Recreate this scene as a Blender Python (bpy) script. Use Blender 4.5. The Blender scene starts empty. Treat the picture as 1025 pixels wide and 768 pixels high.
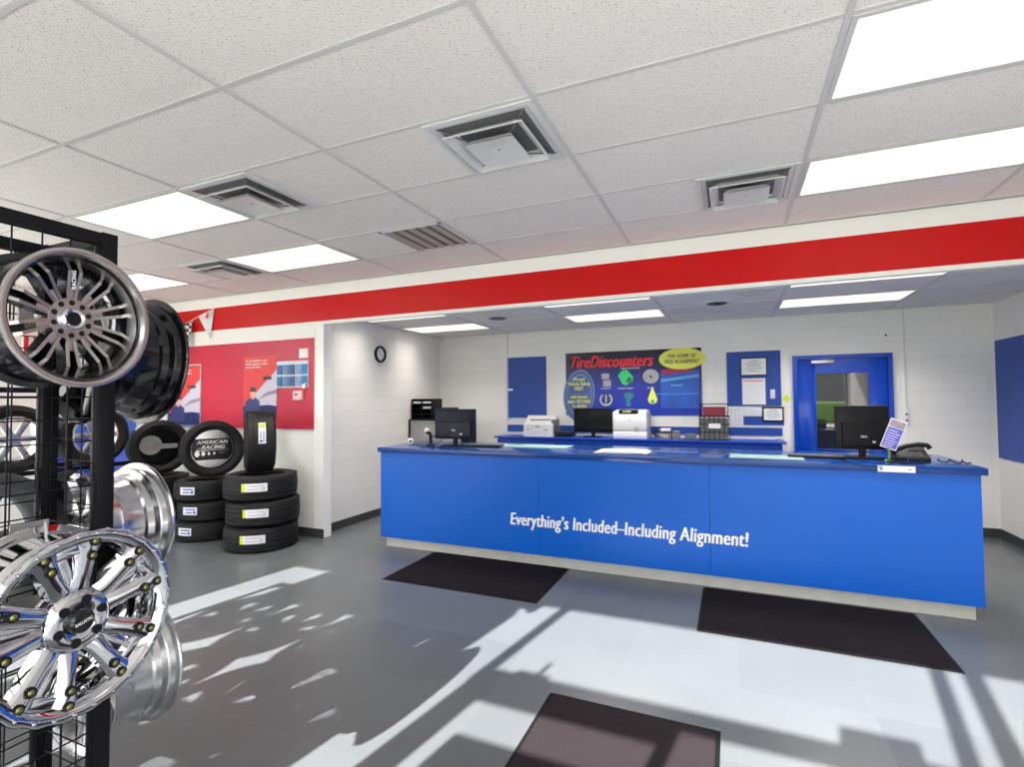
import bpy, bmesh, math, random
from mathutils import Vector, Matrix
random.seed(7)
PI = math.pi
SC = bpy.context.scene
COL = SC.collection

# ---------------------------------------------------------------- camera, world, sun, exposure
CAM_Z = 1.56
cd = bpy.data.cameras.new('camera'); cam = bpy.data.objects.new('camera', cd); COL.objects.link(cam)
cd.sensor_width = 36; cd.lens = 36 * 512.5 / 1025
cd.shift_x = -0.6 / 1025; cd.shift_y = 0.7 / 1025; cd.clip_start = 0.02; cd.clip_end = 500
cam.matrix_world = (Matrix.Translation((0, 0, CAM_Z)) @ Matrix.Rotation(.4047, 4, 'Z')
                    @ Matrix.Rotation(PI / 2 + .0315, 4, 'X') @ Matrix.Rotation(-.0082, 4, 'Z'))
SC.camera = cam
SC.view_settings.view_transform = 'Standard'; SC.view_settings.look = 'None'
SC.view_settings.gamma = 1; SC.view_settings.exposure = 0.28
SC.view_settings.use_curve_mapping = False
SC.cycles.max_bounces = 10; SC.cycles.diffuse_bounces = 6; SC.cycles.glossy_bounces = 6
SC.cycles.sample_clamp_indirect = 6; SC.cycles.caustics_reflective = False; SC.cycles.caustics_refractive = False
w = bpy.data.worlds.new('sky'); SC.world = w; w.use_nodes = True
nt = w.node_tree; bg = nt.nodes['Background']
bg.inputs[0].default_value = (.93, .96, 1, 1); bg.inputs[1].default_value = 4.6
sl = bpy.data.lights.new('sun', 'SUN'); sun = bpy.data.objects.new('sun', sl); COL.objects.link(sun)
sl.energy = 30; sl.angle = math.radians(.55); sl.color = (1, .97, .92)
SUN = Vector((.165, 1, -.607))
sun.rotation_euler = SUN.to_track_quat('-Z', 'Y').to_euler(); sun.location = (-3, -12, 9)
PANEL_GLOW = 1.1       # ceiling light diffusers
TUBE_WATTS = 15.5         # the lamps inside them

# ---------------------------------------------------------------- materials
def mat(name, col, rough=.5, metal=0, bump=0, bscale=60, var=0, vscale=6, coat=0, emit=None, es=0, spec=.3):
    m = bpy.data.materials.new(name); m.use_nodes = True
    n = m.node_tree.nodes; l = m.node_tree.links; b = n['Principled BSDF']
    b.inputs['Base Color'].default_value = (*col, 1); b.inputs['Roughness'].default_value = rough
    b.inputs['Metallic'].default_value = metal; b.inputs['Coat Weight'].default_value = coat
    b.inputs['Specular IOR Level'].default_value = spec
    if emit: b.inputs['Emission Color'].default_value = (*emit, 1); b.inputs['Emission Strength'].default_value = es
    tc = n.new('ShaderNodeTexCoord')
    if var:
        t = n.new('ShaderNodeTexNoise'); t.inputs['Scale'].default_value = vscale; t.inputs['Detail'].default_value = 4
        l.new(tc.outputs['Object'], t.inputs['Vector'])
        mx = n.new('ShaderNodeMix'); mx.data_type = 'RGBA'
        mx.inputs['A'].default_value = (*[c * (1 - var) for c in col], 1)
        mx.inputs['B'].default_value = (*[min(1, c * (1 + var)) for c in col], 1)
        l.new(t.outputs['Fac'], mx.inputs['Factor']); l.new(mx.outputs['Result'], b.inputs['Base Color'])
    if bump:
        t = n.new('ShaderNodeTexNoise'); t.inputs['Scale'].default_value = bscale; t.inputs['Detail'].default_value = 3
        l.new(tc.outputs['Object'], t.inputs['Vector'])
        bp = n.new('ShaderNodeBump'); bp.inputs['Strength'].default_value = bump; bp.inputs['Distance'].default_value = .01
        l.new(t.outputs['Fac'], bp.inputs['Height']); l.new(bp.outputs['Normal'], b.inputs['Normal'])
    return m

def block_mat(name, axis, col, mortar, strength):
    """painted concrete block: brick texture on the wall's own plane"""
    m = mat(name, col, .55)
    n = m.node_tree.nodes; l = m.node_tree.links; b = n['Principled BSDF']
    tc = [x for x in n if x.type == 'TEX_COORD'][0]
    sx = n.new('ShaderNodeSeparateXYZ'); cx = n.new('ShaderNodeCombineXYZ')
    l.new(tc.outputs['Object'], sx.inputs[0]); l.new(sx.outputs[axis], cx.inputs[0]); l.new(sx.outputs['Z'], cx.inputs[1])
    br = n.new('ShaderNodeTexBrick'); l.new(cx.outputs[0], br.inputs['Vector'])
    br.inputs['Scale'].default_value = 1; br.inputs['Brick Width'].default_value = .406; br.inputs['Row Height'].default_value = .203
    br.inputs['Mortar Size'].default_value = .004; br.inputs['Mortar Smooth'].default_value = .6
    br.inputs['Color1'].default_value = (*col, 1); br.inputs['Color2'].default_value = (*[c * .97 for c in col], 1)
    br.inputs['Mortar'].default_value = (*mortar, 1); l.new(br.outputs['Color'], b.inputs['Base Color'])
    ns = n.new('ShaderNodeTexNoise'); ns.inputs['Scale'].default_value = 35; l.new(tc.outputs['Object'], ns.inputs['Vector'])
    ad = n.new('ShaderNodeMath'); ad.operation = 'MULTIPLY_ADD'; ad.inputs[1].default_value = -1.0
    l.new(br.outputs['Fac'], ad.inputs[0]); ms = n.new('ShaderNodeMath'); ms.operation = 'MULTIPLY'; ms.inputs[1].default_value = .35
    l.new(ns.outputs['Fac'], ms.inputs[0]); l.new(ms.outputs[0], ad.inputs[2])
    bp = n.new('ShaderNodeBump'); bp.inputs['Strength'].default_value = strength; bp.inputs['Distance'].default_value = .006
    l.new(ad.outputs[0], bp.inputs['Height']); l.new(bp.outputs['Normal'], b.inputs['Normal'])
    return m

def floor_mat():
    m = mat('grey vinyl floor tiles', (.17, .18, .185), .22, spec=.36)
    n = m.node_tree.nodes; l = m.node_tree.links; b = n['Principled BSDF']
    tc = [x for x in n if x.type == 'TEX_COORD'][0]
    br = n.new('ShaderNodeTexBrick'); l.new(tc.outputs['Object'], br.inputs['Vector'])
    br.offset = 0; br.inputs['Scale'].default_value = 1
    br.inputs['Brick Width'].default_value = .6096; br.inputs['Row Height'].default_value = .6096
    br.inputs['Mortar Size'].default_value = .0022; br.inputs['Mortar Smooth'].default_value = .2
    br.inputs['Color1'].default_value = (.090, .098, .107, 1); br.inputs['Color2'].default_value = (.102, .111, .119, 1)
    br.inputs['Mortar'].default_value = (.108, .117, .125, 1)
    sp = n.new('ShaderNodeTexNoise'); sp.inputs['Scale'].default_value = 260; sp.inputs['Detail'].default_value = 2
    cl = n.new('ShaderNodeTexNoise'); cl.inputs['Scale'].default_value = 2.2; cl.inputs['Detail'].default_value = 2
    l.new(tc.outputs['Object'], sp.inputs['Vector']); l.new(tc.outputs['Object'], cl.inputs['Vector'])
    r = n.new('ShaderNodeMapRange'); r.inputs['From Min'].default_value = .35; r.inputs['From Max'].default_value = .65
    r.inputs['To Min'].default_value = .8; r.inputs['To Max'].default_value = 1.22; l.new(sp.outputs['Fac'], r.inputs['Value'])
    r2 = n.new('ShaderNodeMapRange'); r2.inputs['From Min'].default_value = .1; r2.inputs['From Max'].default_value = .9
    r2.inputs['To Min'].default_value = .94; r2.inputs['To Max'].default_value = 1.06; l.new(cl.outputs['Fac'], r2.inputs['Value'])
    mu = n.new('ShaderNodeMath'); mu.operation = 'MULTIPLY'; l.new(r.outputs[0], mu.inputs[0]); l.new(r2.outputs[0], mu.inputs[1])
    vm = n.new('ShaderNodeVectorMath'); vm.operation = 'SCALE'; l.new(br.outputs['Color'], vm.inputs[0]); l.new(mu.outputs[0], vm.inputs['Scale'])
    l.new(vm.outputs[0], b.inputs['Base Color'])
    b.inputs['Roughness'].default_value = .27
    return m

def ceiling_mat():
    m = mat('mineral fibre ceiling tile', (.74, .71, .69), .9)
    n = m.node_tree.nodes; l = m.node_tree.links; b = n['Principled BSDF']
    tc = [x for x in n if x.type == 'TEX_COORD'][0]
    vo = n.new('ShaderNodeTexVoronoi'); vo.inputs['Scale'].default_value = 90; l.new(tc.outputs['Object'], vo.inputs['Vector'])
    no = n.new('ShaderNodeTexNoise'); no.inputs['Scale'].default_value = 30; no.inputs['Detail'].default_value = 3; l.new(tc.outputs['Object'], no.inputs['Vector'])
    big = n.new('ShaderNodeTexNoise'); big.inputs['Scale'].default_value = 1.1; big.inputs['Detail'].default_value = 4; l.new(tc.outputs['Object'], big.inputs['Vector'])
    th = n.new('ShaderNodeMapRange'); th.inputs['From Min'].default_value = .18; th.inputs['From Max'].default_value = .34
    l.new(vo.outputs['Distance'], th.inputs['Value'])
    gt = n.new('ShaderNodeMapRange'); gt.inputs['From Min'].default_value = .36; gt.inputs['From Max'].default_value = .50
    gt.inputs['To Min'].default_value = 1; gt.inputs['To Max'].default_value = 0; l.new(no.outputs['Fac'], gt.inputs['Value'])
    mx = n.new('ShaderNodeMath'); mx.operation = 'MAXIMUM'; l.new(th.outputs[0], mx.inputs[0]); l.new(gt.outputs[0], mx.inputs[1])
    r = n.new('ShaderNodeMix'); r.data_type = 'RGBA'; r.inputs['A'].default_value = (.5, .46, .44, 1)
    c2 = n.new('ShaderNodeMix'); c2.data_type = 'RGBA'; c2.inputs['A'].default_value = (.76, .715, .69, 1); c2.inputs['B'].default_value = (.80, .775, .755, 1)
    l.new(big.outputs['Fac'], c2.inputs['Factor']); l.new(c2.outputs['Result'], r.inputs['B'])
    l.new(mx.outputs[0], r.inputs['Factor']); l.new(r.outputs['Result'], b.inputs['Base Color'])
    return m

def ramp_mat(name, axis, stops, rough=.35, wob=.0):
    """a printed sheet whose print runs through several colours along one axis"""
    m = mat(name, stops[0][1], rough)
    n = m.node_tree.nodes; l = m.node_tree.links; b = n['Principled BSDF']
    tc = [x for x in n if x.type == 'TEX_COORD'][0]
    sx = n.new('ShaderNodeSeparateXYZ'); l.new(tc.outputs['Generated'], sx.inputs[0])
    cr = n.new('ShaderNodeValToRGB'); l.new(sx.outputs[axis], cr.inputs[0])
    while len(cr.color_ramp.elements) < len(stops): cr.color_ramp.elements.new(.5)
    for e, (p, c) in zip(cr.color_ramp.elements, stops): e.position = p; e.color = (*c, 1)
    l.new(cr.outputs[0], b.inputs['Base Color'])
    return m

M = {
 'floor': floor_mat(), 'tile': ceiling_mat(),
 'tee': mat('painted steel ceiling grid', (.58, .57, .57), .5),
 'white': mat('white wall paint', (.87, .86, .84), .5, bump=.05, bscale=80),
 'blockX': block_mat('painted block wall', 'X', (.80, .78, .755), (.71, .69, .665), .35),
 'blockY': block_mat('painted block side wall', 'Y', (.78, .755, .735), (.69, .665, .645), .35),
 'red': mat('glossy red paint band', (.57, .002, .003), .35, var=.05),
 'redboard': mat('crimson red board', (.55, .03, .065), .3, var=.06, vscale=3),
 'blue': mat('bright blue counter laminate', (.001, .098, .51), .38, var=.07, vscale=1.3),
 'bluetop': mat('blue counter top laminate', (.006, .045, .22), .14, var=.05),
 'blue2': mat('blue painted cabinet', (.01, .06, .42), .3, var=.05),
 'blueboard': mat('deep blue fabric board', (.018, .065, .32), .45, var=.06),
 'bluedoor': mat('gloss blue door paint', (.006, .05, .40), .15, var=.04),
 'base': mat('charcoal rubber baseboard', (.05, .052, .055), .4),
 'kick': mat('grey vinyl kick strip', (.42, .42, .40), .35, var=.15, vscale=10),
 'mat': mat('black ribbed rubber mat', (.012, .010, .013), .95, spec=.05, bump=.6, bscale=250, var=.5, vscale=120),
 'mat2': mat('brown black entrance carpet', (.024, .019, .022), .95, spec=.05, bump=.6, bscale=250, var=.5, vscale=120),
 'matedge': mat('black rubber mat border', (.007, .007, .008), .7, spec=.1),
 'alu': mat('brushed aluminium storefront frame', (.5, .5, .5), .35, metal=.8),
 'blk': mat('black powder coated steel', (.006, .006, .008), .5, spec=.15),
 'blkp': mat('black plastic', (.008, .008, .010), .4, spec=.18),
 'blkgloss': mat('glossy black painted alloy', (.006, .006, .008), .12, spec=.5),
 'chrome': mat('mirror chrome', (.60, .60, .63), .035, metal=1),
 'polish': mat('polished aluminium', (.62, .62, .64), .18, metal=1, bump=.02, bscale=8),
 'silver': mat('silver painted alloy', (.62, .62, .63), .26, metal=.85),
 'machined': mat('machined aluminium face', (.52, .49, .485), .27, metal=1),
 'gold': mat('dark brass bolt', (.30, .27, .10), .35, metal=1),
 'rubber': mat('black tyre rubber', (.010, .010, .011), .6, bump=.15, bscale=90, var=.25, vscale=20),
 'paper': mat('white paper', (.8, .8, .8), .6, var=.02),
 'label': mat('white tyre sticker', (.78, .79, .82), .4),
 'ink': mat('dark printed ink', (.06, .06, .08), .6),
 'inkblue': mat('blue printed ink', (.08, .12, .45), .5),
 'yellow': mat('yellow green label ink', (.62, .72, .03), .45),
 'grey': mat('light grey office plastic', (.66, .66, .67), .4, var=.02),
 'greyd': mat('dark grey office plastic', (.12, .12, .13), .4),
 'screen': mat('switched off screen glass', (.006, .006, .008), .08),
 'navyp': mat('dark navy monitor shell', (.008, .010, .022), .35, spec=.15),
 'signwhite': mat('white vinyl lettering', (.85, .85, .85), .4),
 'signred': mat('bright red vinyl lettering', (.78, .02, .03), .4),
 'signyel': mat('pale yellow print', (.72, .74, .12), .45),
 'glass': mat('dark door glass', (.02, .02, .022), .02, spec=1.0, coat=1),
 'wood': mat('bare plaster behind glass', (.3, .26, .22), .6),
 'green': mat('green enamel', (.03, .45, .15), .3),
 'smoke': mat('smoky grey mesh', (.16, .16, .15), .5),
 'maroon': mat('maroon cover paper', (.22, .03, .04), .5),
 'asphalt': mat('sunlit concrete paving', (.42, .41, .39), .9, var=.15, vscale=3),  # unseen ground, made pale to bounce sunlight up to the ceiling
 'grass': mat('mown grass', (.12, .25, .04), .9, var=.3, vscale=20),
 'pink': mat('skin tone print', (.75, .42, .36), .5),
 'navy': mat('navy print', (.02, .03, .12), .45),
 'lilac': mat('pale lilac print', (.6, .55, .68), .45),
 'padgreen': mat('pale green desk blotter', (.30, .48, .44), .3),
 'diffuse_panel': None,
}
def translucent_paper():
    m = mat('light passing window sheet', (.8, .8, .8), .7)  # translucent so the unseen window sheets pass soft light inside
    n = m.node_tree.nodes; l = m.node_tree.links
    tr = n.new('ShaderNodeBsdfTranslucent'); tr.inputs[0].default_value = (.85, .85, .82, 1)
    mx = n.new('ShaderNodeMixShader'); mx.inputs[0].default_value = .6
    l.new(n['Principled BSDF'].outputs[0], mx.inputs[1]); l.new(tr.outputs[0], mx.inputs[2])
    l.new(mx.outputs[0], n['Material Output'].inputs[0]); return m
def glow_mat():
    m = mat('lit prismatic light panel', (.8, .78, .72), .4)
    n = m.node_tree.nodes; l = m.node_tree.links; b = n['Principled BSDF']
    tc = [x for x in n if x.type == 'TEX_COORD'][0]
    sx = n.new('ShaderNodeSeparateXYZ'); l.new(tc.outputs['Object'], sx.inputs[0])
    # two tubes behind the panel show as two soft bright bands
    f = n.new('ShaderNodeMath'); f.operation = 'MULTIPLY'; f.inputs[1].default_value = 2 * PI / .30; l.new(sx.outputs['Y'], f.inputs[0])
    c = n.new('ShaderNodeMath'); c.operation = 'COSINE'; l.new(f.outputs[0], c.inputs[0])
    no = n.new('ShaderNodeTexNoise'); no.inputs['Scale'].default_value = 3; l.new(tc.outputs['Object'], no.inputs['Vector'])
    r = n.new('ShaderNodeMapRange'); r.inputs['From Min'].default_value = -1; r.inputs['From Max'].default_value = 1
    r.inputs['To Min'].default_value = 1.12; r.inputs['To Max'].default_value = .8; l.new(c.outputs[0], r.inputs['Value'])
    a = n.new('ShaderNodeMath'); a.operation = 'MULTIPLY_ADD'; a.inputs[1].default_value = .25; l.new(no.outputs['Fac'], a.inputs[0]); l.new(r.outputs[0], a.inputs[2])
    s = n.new('ShaderNodeMath'); s.operation = 'MULTIPLY'; s.inputs[1].default_value = PANEL_GLOW * .62; l.new(a.outputs[0], s.inputs[0])
    b.inputs['Emission Color'].default_value = (1, .93, .80, 1); l.new(s.outputs[0], b.inputs['Emission Strength'])
    return m
M['diffuse_panel'] = glow_mat(); M['thin'] = translucent_paper()

# ---------------------------------------------------------------- mesh helpers
class G:
    """collects shapes into one mesh"""
    def __init__(s): s.bm = bmesh.new()
    def _set(s, faces, mi, smooth=False):
        for f in faces: f.material_index = mi; f.smooth = smooth
    def box(s, x0, x1, y0, y1, z0, z1, mi=0, bev=0, mx=None):
        x0, x1 = sorted((x0, x1)); y0, y1 = sorted((y0, y1)); z0, z1 = sorted((z0, z1))
        vs = [s.bm.verts.new((x, y, z)) for x in (x0, x1) for y in (y0, y1) for z in (z0, z1)]
        fs = [s.bm.faces.new([vs[i] for i in q]) for q in ((0,1,3,2),(4,6,7,5),(0,4,5,1),(2,3,7,6),(0,2,6,4),(1,5,7,3))]
        s._set(fs, mi)
        if bev:
            es = list({e for f in fs for e in f.edges})
            r = bmesh.ops.bevel(s.bm, geom=es, offset=bev, segments=2, affect='EDGES', profile=.5)
            s._set(r['faces'], mi)
            vs = list({v for f in r['faces'] for v in f.verts} | {v for v in vs if v.is_valid})
        if mx is not None: bmesh.ops.transform(s.bm, matrix=mx, verts=[v for v in vs if v.is_valid])
        return s
    def prism(s, pts, mx=None, d=.002, mi=0, smooth=False):
        """polygon in local XY, extruded to local z=d"""
        a = [s.bm.verts.new((x, y, 0)) for x, y in pts]; b = [s.bm.verts.new((x, y, d)) for x, y in pts]
        fs = [s.bm.faces.new(a[::-1]), s.bm.faces.new(b)]
        for i in range(len(pts)):
            j = (i + 1) % len(pts); f = s.bm.faces.new((a[i], a[j], b[j], b[i])); fs.append(f)
        s._set(fs, mi, smooth)
        if mx is not None: bmesh.ops.transform(s.bm, matrix=mx, verts=a + b)
        return s
    def lathe(s, prof, mx=None, n=64, mi=0, smooth=True, closed=True, a0=0, a1=2 * PI, flat=()):
        """profile (r, z) spun about local z"""
        full = abs(a1 - a0 - 2 * PI) < 1e-6
        cols = []
        for k in range(n if full else n + 1):
            t = a0 + (a1 - a0) * k / n
            cols.append([s.bm.verts.new((r * math.cos(t), r * math.sin(t), z)) for r, z in prof])
        N = len(cols); P = len(prof)
        for k in range(N if full else N - 1):
            A, B = cols[k], cols[(k + 1) % N]
            for i in range(P if closed else P - 1):
                j = (i + 1) % P
                f = s.bm.faces.new((A[i], B[i], B[j], A[j])); f.material_index = mi if not isinstance(mi, (list, tuple)) else mi[i]; f.smooth = smooth
        vs = [v for c in cols for v in c]
        if mx is not None: bmesh.ops.transform(s.bm, matrix=mx, verts=vs)
        return s
    def disc(s, r, z0, z1, mx=None, n=32, mi=0, sx=1, sy=1):
        return s.prism([(r * sx * math.cos(2*PI*k/n), r * sy * math.sin(2*PI*k/n)) for k in range(n)], (mx or Matrix()) @ Matrix.Translation((0, 0, z0)), z1 - z0, mi)
    def tube(s, pts, r, n=8, mi=0, cap=True):
        pts = [Vector(p) for p in pts]; rings = []
        for i, p in enumerate(pts):
            d = (pts[min(i + 1, len(pts) - 1)] - pts[max(i - 1, 0)]).normalized()
            u = d.cross(Vector((0, 0, 1)));
            if u.length < .05: u = d.cross(Vector((0, 1, 0)))
            u.normalize(); v = d.cross(u)
            rings.append([s.bm.verts.new(p + u * r * math.cos(2*PI*k/n) + v * r * math.sin(2*PI*k/n)) for k in range(n)])
        for a, b in zip(rings, rings[1:]):
            for k in range(n):
                f = s.bm.faces.new((a[k], a[(k+1) % n], b[(k+1) % n], b[k])); f.material_index = mi; f.smooth = n > 5
        if cap:
            for q in (rings[0][::-1], rings[-1]): f = s.bm.faces.new(q); f.material_index = mi
        return s
    def build(s, name, mats, parent=None, loc=None, ang=34):
        bmesh.ops.recalc_face_normals(s.bm, faces=s.bm.faces)
        me = bpy.data.meshes.new(name); s.bm.to_mesh(me); s.bm.free(); me.set_sharp_from_angle(angle=math.radians(ang))
        for m in (mats if isinstance(mats, (list, tuple)) else [mats]): me.materials.append(M[m] if isinstance(m, str) else m)
        o = bpy.data.objects.new(name, me); COL.objects.link(o)
        if parent: o.parent = parent
        if loc is not None: o.location = loc
        return o

def tag(o, label, cat, group=None):
    o['label'] = label; o['category'] = cat
    if group: o['group'] = group
    return o
def thing(name, label, cat, mx=None, group=None):
    o = bpy.data.objects.new(name, None); COL.objects.link(o); o.empty_display_size = .1
    if mx is not None: o.matrix_world = mx
    return tag(o, label, cat, group)
def struct(o): o['kind'] = 'structure'; return o
def T(x, y, z): return Matrix.Translation((x, y, z))
def R(a, ax): return Matrix.Rotation(math.radians(a), 4, ax)
def copy_tree(o, parent=None):
    c = o.copy(); COL.objects.link(c); c.parent = parent
    for ch in list(o.children): copy_tree(ch, c)
    return c
FRONT = Matrix(((1,0,0,0),(0,0,1,0),(0,1,0,0),(0,0,0,1)))      # local x -> X, y -> Z, z -> Y
FRONT = Matrix(((1,0,0,0),(0,0,-1,0),(0,1,0,0),(0,0,0,1)))     # upright sheet facing -Y
FACE_X = Matrix(((0,0,1,0),(1,0,0,0),(0,1,0,0),(0,0,0,1)))     # upright sheet facing +X, local x -> +Y

def text(name, s, m, parent, mx, width=None, height=None, shear=0, weight=0, depth=.0015, center=False, spacing=1):
    """lettering as real mesh in local XY, lower left at the origin (or centred); weight = extra stroke width in em"""
    cu = bpy.data.curves.new(name, 'FONT'); cu.body = s; cu.size = 1; cu.shear = shear
    cu.resolution_u = 3; cu.space_character = spacing * (1 + weight * .9); cu.space_line = .95
    if center: cu.align_x = 'CENTER'
    tmp = bpy.data.objects.new(name, cu); COL.objects.link(tmp)
    dg = bpy.context.evaluated_depsgraph_get(); me = bpy.data.meshes.new_from_object(tmp.evaluated_get(dg)); me.name = name
    bpy.data.objects.remove(tmp)
    xs = [v.co.x for v in me.vertices]; ys = [v.co.y for v in me.vertices]
    W = max(xs) - min(xs) + weight; H = max(ys) - min(ys)
    sx = width / W if width else None; sy = height / H if height else None
    if sx is None: sx = sy
    if sy is None: sy = sx
    x0 = (min(xs) + max(xs)) / 2 if center else min(xs); y0 = (min(ys) + max(ys)) / 2 if center else min(ys)
    bm = bmesh.new()
    offs = (0,) if not weight else (-.5, -.17, .17, .5)
    for q, of in enumerate(offs):
        base = [bm.verts.new(((v.co.x - x0 + of * weight + (0 if center else weight / 2)) * sx, (v.co.y - y0) * sy, depth + q * .00002)) for v in me.vertices]
        low = [bm.verts.new((v.co.x, v.co.y, 0)) for v in base]
        edges = {}
        for p in me.polygons:
            vv = list(p.vertices)
            try: bm.faces.new([base[i] for i in vv])
            except ValueError: continue
            for a, b in zip(vv, vv[1:] + vv[:1]): edges[(a, b)] = 1
        for a, b in edges:
            if (b, a) not in edges: bm.faces.new((base[b], base[a], low[a], low[b]))
    for v in [v for v in bm.verts if not v.link_faces]: bm.verts.remove(v)
    bm.to_mesh(me); bm.free()
    me.materials.clear(); me.materials.append(M[m])
    o = bpy.data.objects.new(name, me); COL.objects.link(o); o.parent = parent; o.matrix_local = mx
    return o

# ================================================================ THE ROOM
XL, XR, YF, YP, YB = -7.65, 2.70, -.60, 4.58, 7.35          # left, right, front (windows), partition, back
XA = -4.47                                                   # left wall of the counter bay
ZC, ZB = 2.937, 2.61                                         # ceilings
struct(G().box(XL, XR, YF, YB, -.1, 0).build('floor', 'floor'))
struct(G().box(XL, XR, YF, YP + .06, ZC, ZC + .1).build('ceiling', 'tile'))
struct(G().box(XA, XR, YP + .06, YB, ZB, ZB + .1).build('ceiling', 'tile'))
struct(G().box(XL - .15, XL, 2.7, YB, 0, ZC + .1).box(XL - .15, XL, YF - .15, 2.7, 0, .5).box(XL - .15, XL, YF - .15, 2.7, 2.75, ZC + .1).build('wall_left', 'white'))
struct(G().box(XL - .08, XL - .03, YF, YF + .06, .5, 2.75).box(XL - .08, XL - .03, .95, 1.01, .5, 2.75).box(XL - .08, XL - .03, 2.64, 2.7, .5, 2.75).build('added_side_window', 'alu'))  # unseen side window, added with its wall opening to brighten the left
struct(G().box(XR, XR + .15, YF - .15, YB + .15, 0, ZC + .1).build('wall_right', 'blockY'))
struct(G().box(XA - .15, XR, YB, YB + .15, 0, ZC + .1).build('wall_back', 'blockX'))
struct(G().box(XA - .12, XA, YP + .12, YB, 0, ZC + .1).build('wall_bay', 'blockY'))
struct(G().box(XL, XA + .13, YP, YP + .12, 0, ZC).build('wall_partition', 'white'))
struct(G().box(XA + .13, XR, YP, YP + .06, 2.465, ZC).build('wall_beam', 'white'))
struct(G().box(XL, XR, YP - .004, YP, 2.502, 2.793).build('trim_1', 'red'))
struct(G().box(XA - .015, XA + .005, YP - .006, YP, 0, 2.465).box(XA + .125, XA + .133, YP - .006, YP + .125, 0, 2.465).build('trim_2', 'white'))
struct(G().box(XA, XA + .012, YP + .13, YB, 0, .10).build('baseboard_bay', 'base'))
struct(G().box(XL, XA + .14, YP - .012, YP, 0, .10).build('baseboard_partition', 'base'))
struct(G().box(XR - .012, XR, YF, YB, 0, .10).build('baseboard_right', 'base'))
struct(G().box(XA, XR - .012, YB - .012, YB, 0, .10).build('baseboard_back', 'base'))
# ceiling grid
GX0, GY0, TX, TY = -.805, 1.519, 1.2192, .6096
g = G()
for k in range(-6, 4):
    x = GX0 + k * TX
    if XL < x < XR: g.box(x - .012, x + .012, YF, YP, ZC - .005, ZC)
for k in range(-4, 6):
    y = GY0 + k * TY
    if YF < y < YP: g.box(XL, XR, y - .012, y + .012, ZC - .004, ZC)
g.box(XL, XR, YP - .018, YP, ZC - .004, ZC).box(XL, XL + .018, YF, YP, ZC - .004, ZC)
struct(g.build('trim_3', 'tee'))
AX0, AY0 = .49, 4.87
g = G()
for k in range(-5, 3):
    x = AX0 + k * TX
    if XA < x < XR: g.box(x - .012, x + .012, YP + .06, YB, ZB - .005, ZB)
for k in range(0, 6):
    y = AY0 + k * TY
    if YP < y < YB: g.box(XA, XR, y - .012, y + .012, ZB - .004, ZB)
g.box(XA, XR, YB - .018, YB, ZB - .004, ZB).box(XR - .018, XR, YP + .06, YB, ZB - .004, ZB).box(XA, XA + .018, YP + .12, YB, ZB - .004, ZB)
struct(g.build('trim_4', 'tee'))
# storefront behind the camera: header, mullions, door frames; the sun comes in through it
struct(G().box(XL - .15, XR + .15, YF - .15, YF, 2.70, ZC + .1).build('wall_front', 'white'))
g = G()
def bar(x0, x1, z0, z1, t=.05): g.box(x0, x1, YF - .05 - t, YF - .05 + .0, z0, z1)
bar(-1.93, -1.86, 1.97, 2.70); bar(-1.92, -1.77, 0, 1.97); bar(-.85, -.785, 0, 2.06); bar(.286, .36, 0, 2.70); bar(.44, .53, 0, 2.70)
bar(-1.93, .36, 1.975, 2.06); bar(-1.77, -.85, 1.89, 1.975); bar(-.147, .158, 2.06, 2.15); bar(-1.73, -1.54, 2.06, 2.085); bar(-1.62, -1.60, 2.085, 2.17)
bar(XL, -1.92, 0, .12); bar(.53, XR, 0, .12); bar(-7.65, -7.58, 0, 2.7); bar(2.64, 2.7, 0, 2.7)
struct(g.build('window_1', 'alu'))
# paved lot and verge outside
struct(G().box(-40, 40, -30, YF - .15, -.15, -.03).box(-40, XL - .15, YF - .15, 12, -.15, -.03).build('ground', 'asphalt'))
nbd = thing('neighbour_building', 'grey building across the road, reflected in the door glass', 'building', T(0, -32, 0))
G().box(-30, 30, -6, 0, -.1, 3.6).box(-30.4, 30.4, -6.4, .4, 3.6, 3.9).build('wall', 'smoke', nbd)
for k in range(12): G().box(-27 + k * 4.7, -24.5 + k * 4.7, 0, .05, .9, 2.6).build('window', 'greyd', nbd)
tag(G().box(-30, 30, -24, -22.5, -.03, 1.3, bev=.3).build('hedge', 'grass'), 'long clipped hedge across the road, reflected in the door glass', 'hedge')
struct(G().box(-40, 40, -17, -11, -.03, .02).build('ground_verge', 'grass'))
tag(G().box(-6.5, -4.55, YF - .02, YF - .019, .15, 2.62).build('window_shade_poster', 'thin'), 'large unseen white poster added in the storefront window to shade the floor', 'poster')  # unseen; added to throw the dark area left of the light stripe
tag(G().box(-4.15, -2.2, YF - .02, YF - .019, 2.2, 2.69).build('window_top_shade', 'thin'), 'long unseen white sheet added across the window top to shade the floor', 'sign')  # unseen; added to block the sun above the display rack
tag(G().box(-1.68, -.86, YF - .03, YF - .01, .3, 1.675).build('door_shade_poster', 'navy'), 'unseen dark poster added on the entrance door glass to shade the floor', 'poster')  # unseen; added for the dark patch it throws on the floor

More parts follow.
